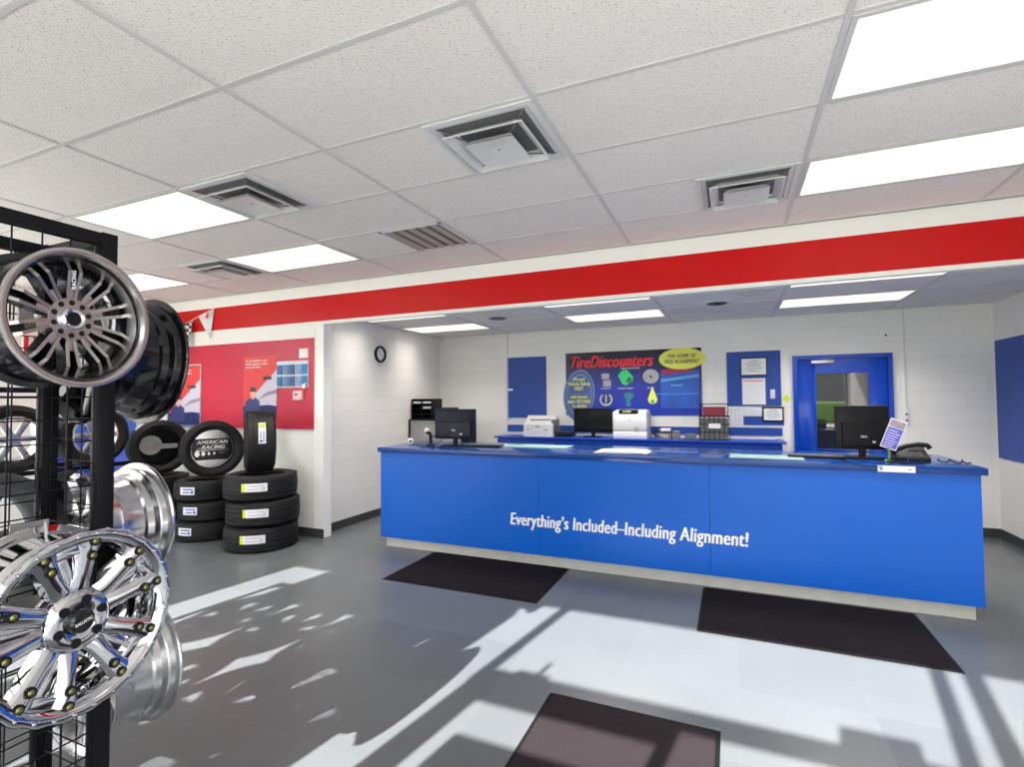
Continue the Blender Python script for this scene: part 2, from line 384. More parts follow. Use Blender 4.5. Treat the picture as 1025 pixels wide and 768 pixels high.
# ================================================================ SERVICE COUNTER
CX0, CX1, CY = -3.533, 1.585, 4.58
LC = 'service counter'
ct = thing('service_counter', 'long bright blue service counter with white lettering across its front', 'counter', T(0, 0, 0))
seams = [CX0, -1.70, -.19, CX1]
for a, b in zip(seams, seams[1:]):
    G().box(a + .0015, b - .0015, CY, CY + .02, .098, 1.012).build('front_panel', 'blue', ct)
G().box(CX0, CX0 + .02, CY + .02, CY + .80, .098, 1.012).box(CX1 - .02, CX1, CY + .02, CY + .80, .098, 1.012)\
   .box(CX0, CX1, CY + .02, CY + .04, .098, 1.012).box(CX0, CX1, CY + .78, CY + .80, .098, 1.012).box(CX0, CX1, CY + .02, CY + .8, .098, .12).build('carcass', 'blue', ct)
G().box(CX0 - .02, CX1 + .03, CY - .03, CY + .92, 1.012, 1.062, bev=.004).build('countertop', 'bluetop', ct)
G().box(CX0 + .06, CX1 - .05, CY + .02, CY + .74, 0, .098).build('kick_base', 'kick', ct)
text('lettering', "Everything’s Included–Including Alignment!", 'signwhite', ct, T(-1.995, CY - .0005, .325) @ FRONT, width=2.095, height=.152, shear=.10, weight=.075, depth=.002)

# ================================================================ FLOOR MATS
def floor_mat_thing(x0, x1, y0, y1, m, label):
    t = thing('floor_mat', label, 'mat', T((x0 + x1) / 2, (y0 + y1) / 2, 0), 'dark floor mats')
    a, b = (x1 - x0) / 2, (y1 - y0) / 2
    G().box(-a, a, -b, b, 0, .005, bev=.002).build('rubber_border', 'matedge', t)
    g = G().box(-a + .02, a - .02, -b + .02, b - .02, .004, .009)
    g.build('pile', m, t)
floor_mat_thing(-2.855, -1.41, 3.72, 4.59, 'mat', 'black floor mat in front of the left half of the counter')
floor_mat_thing(-.25, 1.175, 3.69, 4.56, 'mat', 'black floor mat in front of the right half of the counter')
floor_mat_thing(-.92, -.08, 1.15, 2.625, 'mat2', 'brownish black entrance mat in the foreground, crossed by a window shadow')

# ================================================================ CEILING FIXTURES
def ceiling_light(x0, y0, z, label, group):
    t = thing('ceiling_light', label, 'ceiling light', T(x0 + TX / 2, y0 + TY / 2, z), group)
    a, b = TX / 2 - .012, TY / 2 - .012
    g = G(); f = .022
    g.box(-a, a, -b, -b + f, -.008, 0).box(-a, a, b - f, b, -.008, 0).box(-a, -a + f, -b + f, b - f, -.008, 0).box(a - f, a, -b + f, b - f, -.008, 0)
    g.build('frame', 'tee', t)
    G().box(-a + f, a - f, -b + f, b - f, -.005, -.001).build('diffuser', 'diffuse_panel', t)
    li = bpy.data.lights.new('tube_lamp', 'AREA'); li.shape = 'RECTANGLE'; li.size = TX - .08; li.size_y = TY - .08; li.energy = TUBE_WATTS * (.9 if z > 2.8 else .72 if x0 < -3 else 1.35)
    li.color = (1, .95, .87); li.spread = math.radians(104 if z > 2.8 or x0 < -3 else 124)
    lo = bpy.data.objects.new('tube_lamp', li); COL.objects.link(lo); lo.parent = t; lo.location = (0, 0, -.012)
def gx(k): return GX0 + k * TX
def gy(k): return GY0 + k * TY
for k, j, lb in ((-3, 1, 'lit ceiling panel above the wheel rack, left of the large left air diffuser'), (-3, 3, 'lit ceiling panel between the small left diffuser and the return grille'),
              (-5, 3, 'lit ceiling panel furthest left, partly hidden by the black wheel'), (1, 1, 'largest lit ceiling panel at the top right corner'),
              (1, 3, 'lit ceiling panel at the right, nearest the red band')):
    ceiling_light(gx(k), gy(j), ZC, lb, 'fluorescent panels in the main ceiling')
for x, y, lb in ((AX0 - 4 * TX, AY0, 'lit ceiling panel behind the beam, near the left end of the counter bay'), (AX0 - 4 * TX, AY0 + 2 * TY, 'lit ceiling panel above the clock corner, nearer the back wall'),
              (AX0 - 2 * TX, AY0, 'lit ceiling panel behind the beam, in the middle of the counter bay'), (AX0 - 2 * TX, AY0 + 2 * TY, 'lit ceiling panel above the tyre poster, nearer the back wall'),
              (AX0, AY0, 'lit ceiling panel behind the beam, at the right of the counter bay'), (AX0, AY0 + 2 * TY, 'lit ceiling panel above the blue door, nearer the back wall')):
    ceiling_light(x, y, ZB, lb, 'fluorescent panels above the counter bay')

def pyr(g, h0, h1, z0, z1, mi=0, th=.003):
    """square sloping collar between half sizes h0 (at z0) and h1 (at z1)"""
    q = [(-1, -1), (1, -1), (1, 1), (-1, 1)]
    A = [g.bm.verts.new((a * h0, b * h0, z0)) for a, b in q]; B = [g.bm.verts.new((a * h1, b * h1, z1)) for a, b in q]
    C = [g.bm.verts.new((a * h0, b * h0, z0 + th)) for a, b in q]; D = [g.bm.verts.new((a * h1, b * h1, z1 + th)) for a, b in q]
    for i in range(4):
        j = (i + 1) % 4
        for f in ((A[i], A[j], B[j], B[i]), (C[i], D[i], D[j], C[j]), (A[i], C[i], C[j], A[j]), (B[i], B[j], D[j], D[i])):
            g.bm.faces.new(f).material_index = mi
def diffuser(x0, y0, label):
    t = thing('air_diffuser', label, 'air diffuser', T(x0 + .305, y0 + .305, ZC), 'square ceiling air diffusers')
    g = G(); h = .293
    g.box(-h, h, -h, -h + .028, -.012, 0).box(-h, h, h - .028, h, -.012, 0).box(-h, -h + .028, -h + .028, h - .028, -.012, 0).box(h - .028, h, -h + .028, h - .028, -.012, 0)
    g.build('frame', 'grey', t)
    G().box(-.264, .264, -.264, .264, -.003, -.001).build('duct_shade_plate', 'greyd', t)  # dark plate standing in for the shaded duct, the ceiling is solid
    g = G(); pyr(g, .212, .165, -.046, -.006); g.box(-.218, .218, -.218, -.208, -.049, -.044).box(-.218, .218, .208, .218, -.049, -.044).box(-.218, -.208, -.208, .208, -.049, -.044).box(.208, .218, -.208, .208, -.049, -.044)
    g.build('outer_cone', 'grey', t)
    g = G(); pyr(g, .135, .11, -.062, -.035); pyr(g, .135, .02, -.062, -.045); g.box(-.022, .022, -.022, .022, -.047, -.043); g.disc(.006, -.05, -.047, mi=1, n=12)
    g.build('centre_plate', ['grey', 'greyd'], t)
    g = G(); pyr(g, .262, .235, -.012, -.004); g.build('inner_slope', 'grey', t)
    for a in (45, 135, 225, 315):
        c, s_ = math.cos(math.radians(a)), math.sin(math.radians(a))
        G().tube([(c * .34, s_ * .34, -.006), (c * .27, s_ * .27, -.02), (c * .14, s_ * .14, -.045)], .004, 6).build('bracket', 'greyd', t)
diffuser(gx(0) - .61, gy(1), 'large square air diffuser in the middle of the ceiling, nearest the camera')
diffuser(gx(1) - .61, gy(3), 'square air diffuser beside the right lit panel, close to the red band')
diffuser(gx(-2), gy(1), 'square air diffuser next to the lit panel above the wheel rack')
diffuser(gx(-3) - .61, gy(3), 'small looking square air diffuser furthest left, by the wheel')
t = thing('return_grille', 'square brown slatted return air grille in the ceiling near the red band', 'air grille', T(gx(-1) - .305, gy(3) + .305, ZC))
g = G(); h = .293
g.box(-h, h, -h, -h + .03, -.008, 0).box(-h, h, h - .03, h, -.008, 0).box(-h, -h + .03, -h, h, -.008, 0).box(h - .03, h, -h, h, -.008, 0).build('frame', 'grey', t)
G().box(-.265, .265, -.265, .265, -.002, 0).build('backing', mat('dark recess shade', (.16, .14, .12), .9), t)  # dark plate in place of the shaded recess behind the slats
dusty = mat('dusty beige slat', (.42, .38, .34), .8)
for k in range(5): G().box(-.262, .262, -.022, .022, -.001, .001, mx=R(90, 'Z') @ T(0, -.21 + k * .105, -.008) @ R(-16, 'X')).build('slat', dusty, t)
# fittings in the counter bay ceiling
t = thing('ceiling_speaker', 'small round dark speaker in the ceiling above the left monitor', 'speaker', T(-2.74, 5.93, ZB))
G().lathe([(.085, 0), (.085, -.006), (.115, -.004), (.118, 0)], n=32).build('ring', 'greyd', t); G().disc(.09, -.010, -.001).build('grille', 'blkp', t)
t = thing('ceiling_vent', 'small dark round air vent in the ceiling above the notice board', 'air vent', T(-.13, 6.02, ZB))
G().lathe([(.12, 0), (.12, -.01), (.15, -.006), (.155, 0)], n=32).build('ring', 'grey', t)
G().lathe([(.05, -.016), (.09, -.016), (.09, -.012), (.05, -.012)], n=32).disc(.105, -.004, -.001).disc(.03, -.022, -.004).build('louvre', 'blkp', t)
tag(G().lathe([(.11, 0), (.11, -.004), (.15, -.004), (.15, 0)], n=32).disc(.06, -.002, -.0005).build('smoke_detector_ring', mat('cream plastic', (.62, .56, .5), .5), None, (.22, 5.60, ZB)),
    'faint beige ring on the ceiling tile beside the small round vent', 'ceiling ring')

# ================================================================ TYRES
def tyre_mesh(Ro, Ri, W, grooves=4, n=72):
    """tyre about local z, centred; profile with shoulders, tread grooves, bulged sidewalls and beads"""
    h = W / 2; pr = []
    tw = W * .80
    pts = [(Ri, -h * .72), (Ri + .012, -h * .86), ((Ri + Ro) / 2, -h * 1.0), (Ro - .045, -h * .96), (Ro - .018, -h * .86)]
    pr += pts
    zs = -tw / 2
    step = tw / (grooves * 2 + 1) ; gw = tw * .035
    rib = (tw - grooves * gw) / (grooves + 1)
    z = -tw / 2
    for k in range(grooves + 1):
        crown = lambda zz: Ro - .012 * (abs(zz) / h) ** 2
        pr += [(crown(z), z), (crown(z + rib), z + rib)]
        if k < grooves: pr += [(crown(z) - .009, z + rib + .0005), (crown(z) - .009, z + rib + gw - .0005)]
        z += rib + gw
    pr += [(r, -zz) for r, zz in pts[::-1]]
    pr += [(Ri + .004, h * .45), (Ro - .03, h * .55), (Ro - .03, -h * .55), (Ri + .004, -h * .45)]
    g = G().lathe(pr, n=n, mi=0)
    for f in g.bm.faces: f.smooth = True
    # sipes across the ribs: small blocks cut as dark notches on the shoulders
    for k in range(n):
        a = 2 * PI * (k + .5) / n
        for sgn in (-1, 1):
            g.box(Ro - .022, Ro - .006, -.0035, .0035, -h * .045, h * .045, mx=Matrix.Rotation(a, 4, 'Z') @ T(0, 0, sgn * h * .84))
    return g
def sticker(t, mx, w, h, cols=('label', 'yellow'), band=True):
    """paper tread label made to hug the tread, with printed size lines"""
    g = G(); x0 = -w / 2
    if band: g.box(x0, x0 + w * .14, -h / 2, h / 2, 0, .0015, mi=1)
    g.box(x0 + (w * .14 if band else 0), w / 2, -h / 2, h / 2, 0, .0015, mi=0)
    g.box(x0 + w * .2, x0 + w * .9, h * .12, h * .3, .0015, .002, mi=2).box(x0 + w * .2, x0 + w * .7, -h * .3, -h * .12, .0015, .002, mi=2)
    g.box(x0 + w * .75, x0 + w * .92, -h * .35, -h * .05, .0015, .002, mi=2)
    o = g.build('tread_label', ['label', 'yellow', 'inkblue' if not band else mat('grey print', (.42, .44, .5), .5)], t); o.matrix_local = mx; return o
def bent_sticker(t, Ro, ang, z0, w, h, band=True):
    """label wrapped on the tread at angle ang (deg), w along the circumference, h across it"""
    g = G(); n = 10; r = Ro + .0008
    def patch(u0, u1, v0, v1, mi, rr):
        for k in range(n):
            a = [math.radians(ang) + (u0 + (u1 - u0) * q / n) * w / Ro for q in (k, k + 1)]
            q = []
            for rad in (rr, rr + .0012):
                for aa in a:
                    for v in (v0, v1): q.append(g.bm.verts.new((rad * math.cos(aa), rad * math.sin(aa), z0 + v * h)))
            for f in ((0,1,3,2),(4,6,7,5),(0,4,5,1),(2,3,7,6),(0,2,6,4),(1,5,7,3)): g.bm.faces.new([q[i] for i in f]).material_index = mi
    if band: patch(-.5, -.37, -.5, .5, 1, r)
    patch(-.37 if band else -.5, .5, -.5, .5, 0, r)
    patch(-.28, .4, .12, .28, 2, r + .0012); patch(-.28, .2, -.28, -.12, 2, r + .0012); patch(.27, .42, -.35, .02, 2, r + .0012)
    return g.build('tread_label', ['label', 'yellow', 'inkblue' if not band else 'lilac'], t)
GT = 'tyres stacked beside the partition wall'
TA = dict(Ro=.372, Ri=.235, W=.262); TB = dict(Ro=.335, Ri=.225, W=.222)
TC = dict(Ro=.335, Ri=.22, W=.30); protoC = tyre_mesh(**TC).build('tyre_body', 'rubber'); protoA = tyre_mesh(**TA).build('tyre_body', 'rubber'); protoB = tyre_mesh(**TB).build('tyre_body', 'rubber')
def tyre(proto, mx, label, first):
    t = thing('tyre', label, 'tyre', mx, GT)
    b = proto if first else proto.copy()
    if not first: COL.objects.link(b)
    b.name = 'tyre_body' ; b.parent = t
    return t
def placed(cx, cy): return math.degrees(math.atan2(-cy, -cx))
names3 = ('bottom tyre', 'middle tyre', 'top lying tyre')
AX, AY = -4.775, 4.12
for k in range(3):
    dx, dy = ((0, 0), (.012, .01), (-.008, -.006))[k]
    t = tyre(protoA, T(AX + dx, AY + dy, .131 + k * .266 + .001), f'wide black {names3[k]} of the right stack, white label with yellow end', k == 0)
    bent_sticker(t, TA['Ro'] - .002, placed(AX, AY) + (-14, -12, -10)[k], .015, .25, .085)
BX, BY = -5.70, 4.17
for k in range(3):
    dx, dy = ((0, 0), (.01, .02), (-.01, -.01))[k]
    t = tyre(protoB, T(BX + dx, BY + dy, .112 + k * .227 + .001), f'narrower black {names3[k]} of the middle stack, white and blue label', k == 0)
    bent_sticker(t, TB['Ro'] - .002, placed(BX, BY) + (-44, -38, -36)[k], .01, .17, .085, band=False)
DX, DY = -6.60, 4.15
for k in range(3):
    tyre(protoB, T(DX, DY, .112 + k * .227 + .001), f'black {names3[k]} of the leftmost stack, mostly hidden behind the others', False)
# tyre standing on the right stack, tread towards the camera
zt = .131 * 2 + .266 * 2 + TB['Ro'] + .004
mA = T(AX - .02, AY - .02, zt) @ R(placed(AX, AY) + 90 + 3, 'Z') @ R(90, 'Y')
t = tyre(protoC, mA, 'black tyre standing upright on the right stack, tread facing out', True)
# local x points down (-z world), tread towards camera is local -y or +y
bent_sticker(t, TB['Ro'] - .002, -90 - 14, .01, .17, .07, band=False)
g = G()
o = bent_sticker(t, TB['Ro'] + .0, -90 - 34, .01, .06, .07, band=False); o.data.materials[0] = M['yellow']
# upright tyre with advertising insert on the middle stack, leaning a little
zt = .112 * 2 + .227 * 2 + TB['Ro'] + .004
yaw = placed(BX, BY)
mB = T(BX + .03, BY + .02, zt) @ R(yaw + 8, 'Z') @ R(90, 'Y')     # local z -> faces towards the room
t = tyre(protoB, mB, 'black tyre standing on the middle stack, round advertising card in its centre', False)
ins = G().disc(.222, -.01, 0, n=48).build('card_insert', 'silver', t)
FA = R(90, 'Z')                                                    # card's local x -> card right, y -> up
pl = G().prism([(x, y) for x, y in [(-.17, -.13), (.17, -.13), (.205, -.07), (.216, 0), (.20, .08), (.18, .12), (-.18, .12), (-.20, .08), (-.216, 0), (-.205, -.07)]], d=.002).build('black_card', 'ink', ins); pl.matrix_local = T(0, 0, .0005) @ FA
pl.data.materials[0] = mat('black card print', (.012, .01, .014), .3)
text('card_text', 'AMERICAN\n RACING', 'signwhite', ins, T(0, 0, .0026) @ FA @ T(0, .05, 0), width=.33, height=.10, shear=.3, weight=.07, center=True)
g = G().box(-.16, .17, .006, .009, .0026, .0034).box(-.17, .17, -.02, -.012, .0026, .0034)
for i, rr in enumerate((.036, .028, .02, .017)): g.disc(rr, .0026, .0034, T(-.155 + i * .062 + (0, 0, -.004, -.012)[i], -.055, 0), n=20, sx=.7)
g.box(.07, .17, -.045, -.042, .0026, .0034).box(.07, .15, -.055, -.052, .0026, .0034).build('card_pictures', 'silver', ins).matrix_local = FA
# third upright tyre at the far left with grey cardboard spacer
zt = .112 * 2 + .227 * 2 + TB['Ro'] + .004
t = tyre(protoB, T(DX + .02, DY, zt) @ R(placed(DX, DY) + 14, 'Z') @ R(90, 'Y'), 'black tyre standing at the far left with a grey disc inside', False)
G().disc(.232, -.10, -.095, n=40).build('hole_shade_disc', 'blkp', t)  # dark disc added as the shade inside the tyre's hole
G().disc(.12, -.08, -.07, T(-.02, -.07, 0), n=32).box(-.03, .03, -.07, .22, -.078, -.07).build('grey_spacer', 'grey', t)
bent_sticker(t, TB['Ro'] - .002, 214, .0, .16, .1, band=False)

# ================================================================ WHEELS
def barrel_prof(Ri, W, lip=.012):
    """wheel rim section, front lip at z=0, back flange at z=-W; Ri = flange radius"""
    b = Ri - .018
    out = [(Ri, 0), (Ri, -.010), (b, -.016), (b - .002, -.040), (b - .020, -.060), (b - .022, -.085), (b - .008, -.100),
           (b - .004, -W + .035), (b, -W + .014), (Ri, -W + .009), (Ri, -W)]
    inn = [(Ri - .006, -W), (b - .007, -W + .012), (b - .012, -W + .05), (b - .018, -.105), (b - .030, -.088), (b - .028, -.058), (b - .011, -.036), (b - .009, -.014), (Ri - .007, 0)]
    return out + inn
def split_spoke_wheel(label, mx, face='machined', body='blkgloss', Rf=.232, W=.205, lipm='machined', group='alloy wheels hung on the grid rack'):
    """ten pairs of thin spokes, machined faces, dark sides"""
    t = thing('alloy_wheel', label, 'wheel', mx, group)
    G().lathe(barrel_prof(Rf, W), n=96).build('barrel', body, t)
    b = Rf - .018
    G().lathe([(Rf + .001, .001), (Rf + .001, -.009), (Rf - .014, -.009), (Rf * .85, -.044), (Rf * .81, -.060), (Rf * .805, -.058), (Rf * .83, -.038), (Rf * .88, -.020), (Rf - .022, -.010), (Rf - .016, .000), (Rf - .006, .003)], n=96).build('lip', lipm, t)
    hubz = -.062
    ro = Rf * .83; zo = -.042
    for k in range(10):
        g = G()
        for s_ in (-1, 1):
            # one thin bar from hub to rim, wedge section: narrow machined face over a wider dark body
            pts = [(.045, .007 * s_, hubz + .010), (.085, .0115 * s_, hubz + .012), (ro * .84, .0165 * s_, zo + .006), (ro, .0165 * s_, zo - .008)]
            ring = []
            for (x, y, z) in pts:
                wf, wb, dp = .0052, .0072, .040
                ring.append([g.bm.verts.new((x, y - wf, z)), g.bm.verts.new((x, y + wf, z)), g.bm.verts.new((x, y + wb, z - dp)), g.bm.verts.new((x, y - wb, z - dp))])
            for A, B in zip(ring, ring[1:]):
                for i in range(4):
                    f = g.bm.faces.new((A[i], A[(i+1) % 4], B[(i+1) % 4], B[i])); f.material_index = 0 if i == 0 else 1
            g.bm.faces.new(ring[0][::-1]).material_index = 1; g.bm.faces.new(ring[-1]).material_index = 1
        g.box(.066, .10, -.013, .013, hubz - .02, hubz + .0095, mi=0)
        g.box(.08, ro, -.012, .012, zo - .050, zo - .035, mi=1)
        bmesh.ops.transform(g.bm, matrix=Matrix.Rotation(2 * PI * k / 10 + PI / 2, 4, 'Z'), verts=g.bm.verts)
        g.build('spoke', [face, body], t)
    G().lathe([(.030, hubz + .012), (.066, hubz + .012), (.070, hubz + .004), (.070, hubz - .04), (.030, hubz - .04)], n=48).build('hub', face, t)
    for k in range(10):
        a = 2 * PI * (k + .5) / 10; G().disc(.0085, hubz + .0118, hubz + .0128, T(.052 * math.cos(a), .052 * math.sin(a), 0), n=16).build('lug_hole', 'blkp', t)
    c = G().lathe([(.022, hubz + .012), (.034, hubz + .012), (.034, hubz + .022), (.030, hubz + .026), (.022, hubz + .022)], n=40).build('centre_ring', 'chrome', t)
    G().disc(.024, hubz + .004, hubz + .020, n=32).build('centre_cap', 'blkp', t)
    return t
WX = Matrix(((0,0,1,0),(1,0,0,0),(0,1,0,0),(0,0,0,1)))      # wheel z -> world +X, wheel x -> +Y, wheel y -> +Z
WY = Matrix(((-1,0,0,0),(0,0,1,0),(0,1,0,0),(0,0,0,1)))     # wheel z -> world +Y
W1 = split_spoke_wheel('black and machined wheel with ten split spokes, upper front of the rack', T(-1.865, .940, 1.828) @ R(8, 'Z') @ WX, Rf=.216)
text('spoke_text', 'RACING', 'signwhite', W1, T(.007, .095, -.046) @ R(90, 'Z'), width=.06, height=.012, weight=.08)
RX0, RX1, RY0, RY1, RZ = -2.46, -2.10, -.12, 1.125, 2.18

def chrome_wheel(label, mx, Rf=.285, W=.23):
    t = thing('alloy_wheel', label, 'wheel', mx, 'alloy wheels hung on the grid rack')
    G().lathe(barrel_prof(Rf, W), n=96).build('barrel', 'chrome', t)
    # flat outer ring of the face with studs and scalloped edge
    N = 120; g = G(); r0, r1 = Rf - .045, Rf + .004
    inn = []; out = []
    prof_ring = []
    for k in range(N):
        a = 2 * PI * k / N
        ro_ = r1 + .0025 * math.sin(a * 24)
        c, s_ = math.cos(a), math.sin(a)
        prof_ring.append([g.bm.verts.new((r * c, r * s_, z)) for r, z in ((r0, -.030), (r0 + .008, -.012), (Rf - .022, .004), (ro_ - .008, .010), (ro_, .002), (ro_ - .004, -.012), (r0 + .004, -.040))])
    for k in range(N):
        A, B = prof_ring[k], prof_ring[(k + 1) % N]
        for i in range(7):
            f = g.bm.faces.new((A[i], B[i], B[(i+1) % 7], A[(i+1) % 7])); f.smooth = True
    g.build('lip', 'chrome', t, ang=75)
    for k in range(30):
        a = 2 * PI * k / 30; G().lathe([(.0001, .014), (.004, .013), (.006, .008), (.006, .004), (.0001, .004)], T((Rf - .009) * math.cos(a), (Rf - .009) * math.sin(a), 0), n=10).build('stud', 'chrome', t)
    hz = -.055
    for k in range(5):
        ang = math.radians(100 + 72 * k)
        sp = G(); ro_ = Rf - .038
        # forked spoke: one wide root dividing into two arms around a pocket
        def strip(path):
            ring = []
            for (x, y, z, hw, dp) in path:
                ring.append([sp.bm.verts.new(p) for p in ((x, y - hw, z - .012), (x, y - hw * .55, z), (x, y + hw * .55, z), (x, y + hw, z - .012), (x, y + hw * .8, z - dp), (x, y - hw * .8, z - dp))])
            for A, B in zip(ring, ring[1:]):
                for i in range(6):
                    f = sp.bm.faces.new((A[i], A[(i+1) % 6], B[(i+1) % 6], B[i])); f.smooth = i in (0, 2)
            sp.bm.faces.new(ring[0][::-1]); sp.bm.faces.new(ring[-1])
        for s_ in (-1, 1):
            strip([(.05, .020 * s_, hz + .012, .030, .05), (.10, .028 * s_, hz + .030, .028, .06), (.14, .040 * s_, hz + .036, .027, .06),
                   (.185, .054 * s_, -.010, .030, .05), (ro_, .066 * s_, -.006, .040, .04)])
        strip([(.05, 0, hz + .008, .04, .05), (.13, 0, hz + .020, .04, .05), (.20, 0, -.034, .04, .04), (ro_, 0, -.034, .045, .03)])
        sp.box(ro_ - .030, ro_ + .01, -.05, .05, -.045, -.016, bev=.004)
        bmesh.ops.transform(sp.bm, matrix=Matrix.Rotation(ang, 4, 'Z'), verts=sp.bm.verts)
        so = sp.build('spoke', 'chrome', t, ang=50)
        for s_ in (-1, 1):
            for q, (rr, yy) in enumerate(((.184, .056), (.224, .068))):
                bo = G().lathe([(.0001, .006), (.007, .005), (.0115, .001), (.0115, -.008), (.0001, -.008)], n=16, mi=0).lathe([(.0095, .004), (.014, .003), (.015, -.008), (.0095, -.008)], n=16, mi=1)
                b_ = bo.build('bolt', ['gold', 'blkp'], so)
                b_.matrix_local = Matrix.Rotation(ang, 4, 'Z') @ T(rr, yy * s_, -.002 if q else -.004)
    G().lathe([(.030, hz + .030), (.060, hz + .040), (.084, hz + .036), (.100, hz + .008), (.100, hz - .03), (.030, hz - .03)], n=64).build('hub', 'chrome', t, ang=60)
    for k in range(6):
        a = 2 * PI * k / 6 + .3; G().disc(.014, hz + .032, hz + .0415, T(.062 * math.cos(a), .062 * math.sin(a), 0), n=18).build('lug_hole', 'blkp', t)
    c = G().lathe([(.0001, hz + .052), (.028, hz + .052), (.034, hz + .046), (.036, hz + .02), (.0001, hz + .02)], n=40).build('centre_cap', 'blkgloss', t)
    text('cap_text', 'BALLISTIC', 'signwhite', c, T(0, 0, hz + .0522) @ R(12, 'Z'), width=.048, height=.009, weight=.02, center=True, depth=.0006)
    return t
W2 = chrome_wheel('mirror chrome wheel with forked spokes and brass bolts, lower front of the rack', T(-1.80, .925, .906) @ R(6, 'Z') @ WX, Rf=.268)

def simple_wheel(label, mx, body, Rf=.262, W=.25, group='alloy wheels hung on the grid rack', n=64, nsp=7, sw=1):
    t = thing('alloy_wheel', label, 'wheel', mx, group)
    b = Rf - .02
    prof = [(Rf, 0), (Rf + .001, -.006), (Rf - .003, -.011), (b - .003, -.016), (b - .006, -.034), (b + .001, -.040), (b - .002, -.046), (b - .022, -.056), (b - .026, -.080), (b - .034, -.088), (b - .036, -.150), (b - .030, -.170), (b - .014, -W + .05), (b - .006, -W + .02), (Rf - .006, -W + .010), (Rf, -W)]
    prof += [(Rf - .006, -W), (b - .008, -W + .02), (b - .022, -W + .06), (b - .038, -.17), (b - .043, -.15), (b - .042, -.09), (b - .033, -.07), (b - .014, -.045), (b - .012, -.02), (Rf - .008, 0)]
    G().lathe(prof, n=n).build('barrel', body, t)
    for k in range(nsp):
        g = G()
        pts = [(.03, -.19, .028, .03), (.10, -.185, .022, .03), (b - .018, -.205, .03, .025)]
        pts = [(x, z, hw * sw, dp) for x, z, hw, dp in pts]
        ring = [[g.bm.verts.new(p) for p in ((x, -hw, z), (x, hw, z), (x, hw * .7, z - dp), (x, -hw * .7, z - dp))] for x, z, hw, dp in pts]
        for A, B in zip(ring, ring[1:]):
            for i in range(4): g.bm.faces.new((A[i], A[(i+1) % 4], B[(i+1) % 4], B[i]))
        g.bm.faces.new(ring[0][::-1]); g.bm.faces.new(ring[-1])
        bmesh.ops.transform(g.bm, matrix=Matrix.Rotation(2 * PI * k / nsp + .2, 4, 'Z'), verts=g.bm.verts)
        g.build('spoke', body, t)
    G().lathe([(.0001, -.175), (.05, -.178), (.06, -.19), (.06, -.225), (.0001, -.225)], n=32).build('hub', body, t)
    return t
# three wheels on the end of the rack, barrels seen from the side (their inner side is outermost)
simple_wheel('gloss black wheel on the end of the rack, right of the split spoke wheel', T(-2.37, 1.44, 1.745) @ R(-2, 'X') @ WY, 'blkgloss', Rf=.275)
simple_wheel('polished aluminium wheel on the end of the rack, in the middle', T(-2.40, 1.43, 1.055) @ WY, 'polish', Rf=.245)
simple_wheel('silver painted wheel on the end of the rack, lowest, behind the chrome wheel', T(-2.38, 1.44, .465) @ WY, 'silver', Rf=.270)
# on the back of the rack, facing the wall
simple_wheel('dark wheel on the back of the rack, seen through the mesh, upper', T(-2.72, .72, 1.74) @ R(180, 'Z') @ WX, 'blkgloss', Rf=.25)
simple_wheel('dark wheel on the back of the rack, seen through the mesh, lower', T(-2.78, .93, 1.02) @ R(180, 'Z') @ WX, 'greyd', Rf=.30, W=.28)

# ---------------------------------------------------------------- grid rack
def grid_panel(t, a, b, z0, z1, name='grid_panel', sp=.0762, r=.0026, edge=True):
    """welded wire mesh between floor points a and b"""
    a = Vector(a); b = Vector(b); L = (b - a).length; d = (b - a) / L; g = G()
    nrm = Vector((-d.y, d.x))
    nv = int(L / sp)
    for k in range(nv + 1):
        p = a + d * (k * L / nv); g.tube([(p.x, p.y, z0), (p.x, p.y, z1)], r, 6)
    nh = int((z1 - z0) / sp)
    for k in range(nh + 1):
        z = z0 + (z1 - z0) * k / nh; q = nrm * r * 1.6
        g.tube([(a.x + q.x, a.y + q.y, z), (b.x + q.x, b.y + q.y, z)], r, 6)
    return g.build(name, 'blk', t)
rk = thing('wheel_rack', 'tall black steel grid rack holding wheels at the left edge', 'display rack', T(0, 0, 0))
def post(g, x, y, s_=.026, z0=0, z1=RZ): g.box(x - s_, x + s_, y - s_, y + s_, z0, z1, bev=.003)
for x, y in ((RX1, RY1), (RX0, RY1), (RX1, RY0), (RX0, RY0)):
    g = G(); post(g, x, y); g.build('post', 'blk', rk)
for x in (RX0, RX1):
    G().box(x - .02, x + .02, RY0, RY1 - .026, RZ - .045, RZ - .003).build('top_rail', 'blk', rk)
    G().box(x - .02, x + .02, RY0, RY1 - .026, .05, .09).build('bottom_rail', 'blk', rk)
G().box(RX0 + .026, RX1 - .026, RY1 - .02, RY1 + .02, RZ - .045, RZ - .003).build('top_rail', 'blk', rk)
G().box(RX0 + .026, RX1 - .026, RY1 - .02, RY1 + .02, .05, .09).build('bottom_rail', 'blk', rk)
grid_panel(rk, (RX1, RY0 + .03), (RX1, RY1 - .03), .09, RZ - .045)
grid_panel(rk, (RX0, RY0 + .03), (RX0, RY1 - .03), .09, RZ - .045)
grid_panel(rk, (RX1 - .03, RY1), (RX0 + .03, RY1), .09, RZ - .045)
def hook(x, y, z, L, ax):
    g = G()
    if ax == 'X':
        g.box(x, x + (.006 if L > 0 else -.006), y - .05, y + .05, z - .02, z + .04)
        g.tube([(x, y, z), (x + L, y, z + .005), (x + L, y, z + .05)], .006)
    else:
        g.box(x - .05, x + .05, y, y + .006, z - .02, z + .04); g.tube([(x, y, z), (x, y + L, z + .005), (x, y + L, z + .05)], .006)
    return g.build('wheel_hook', 'alu', rk)
hook(RX1 + .006, .925, 1.832, .16, 'X'); hook(RX1 + .006, .915, 1.14, .10, 'X')
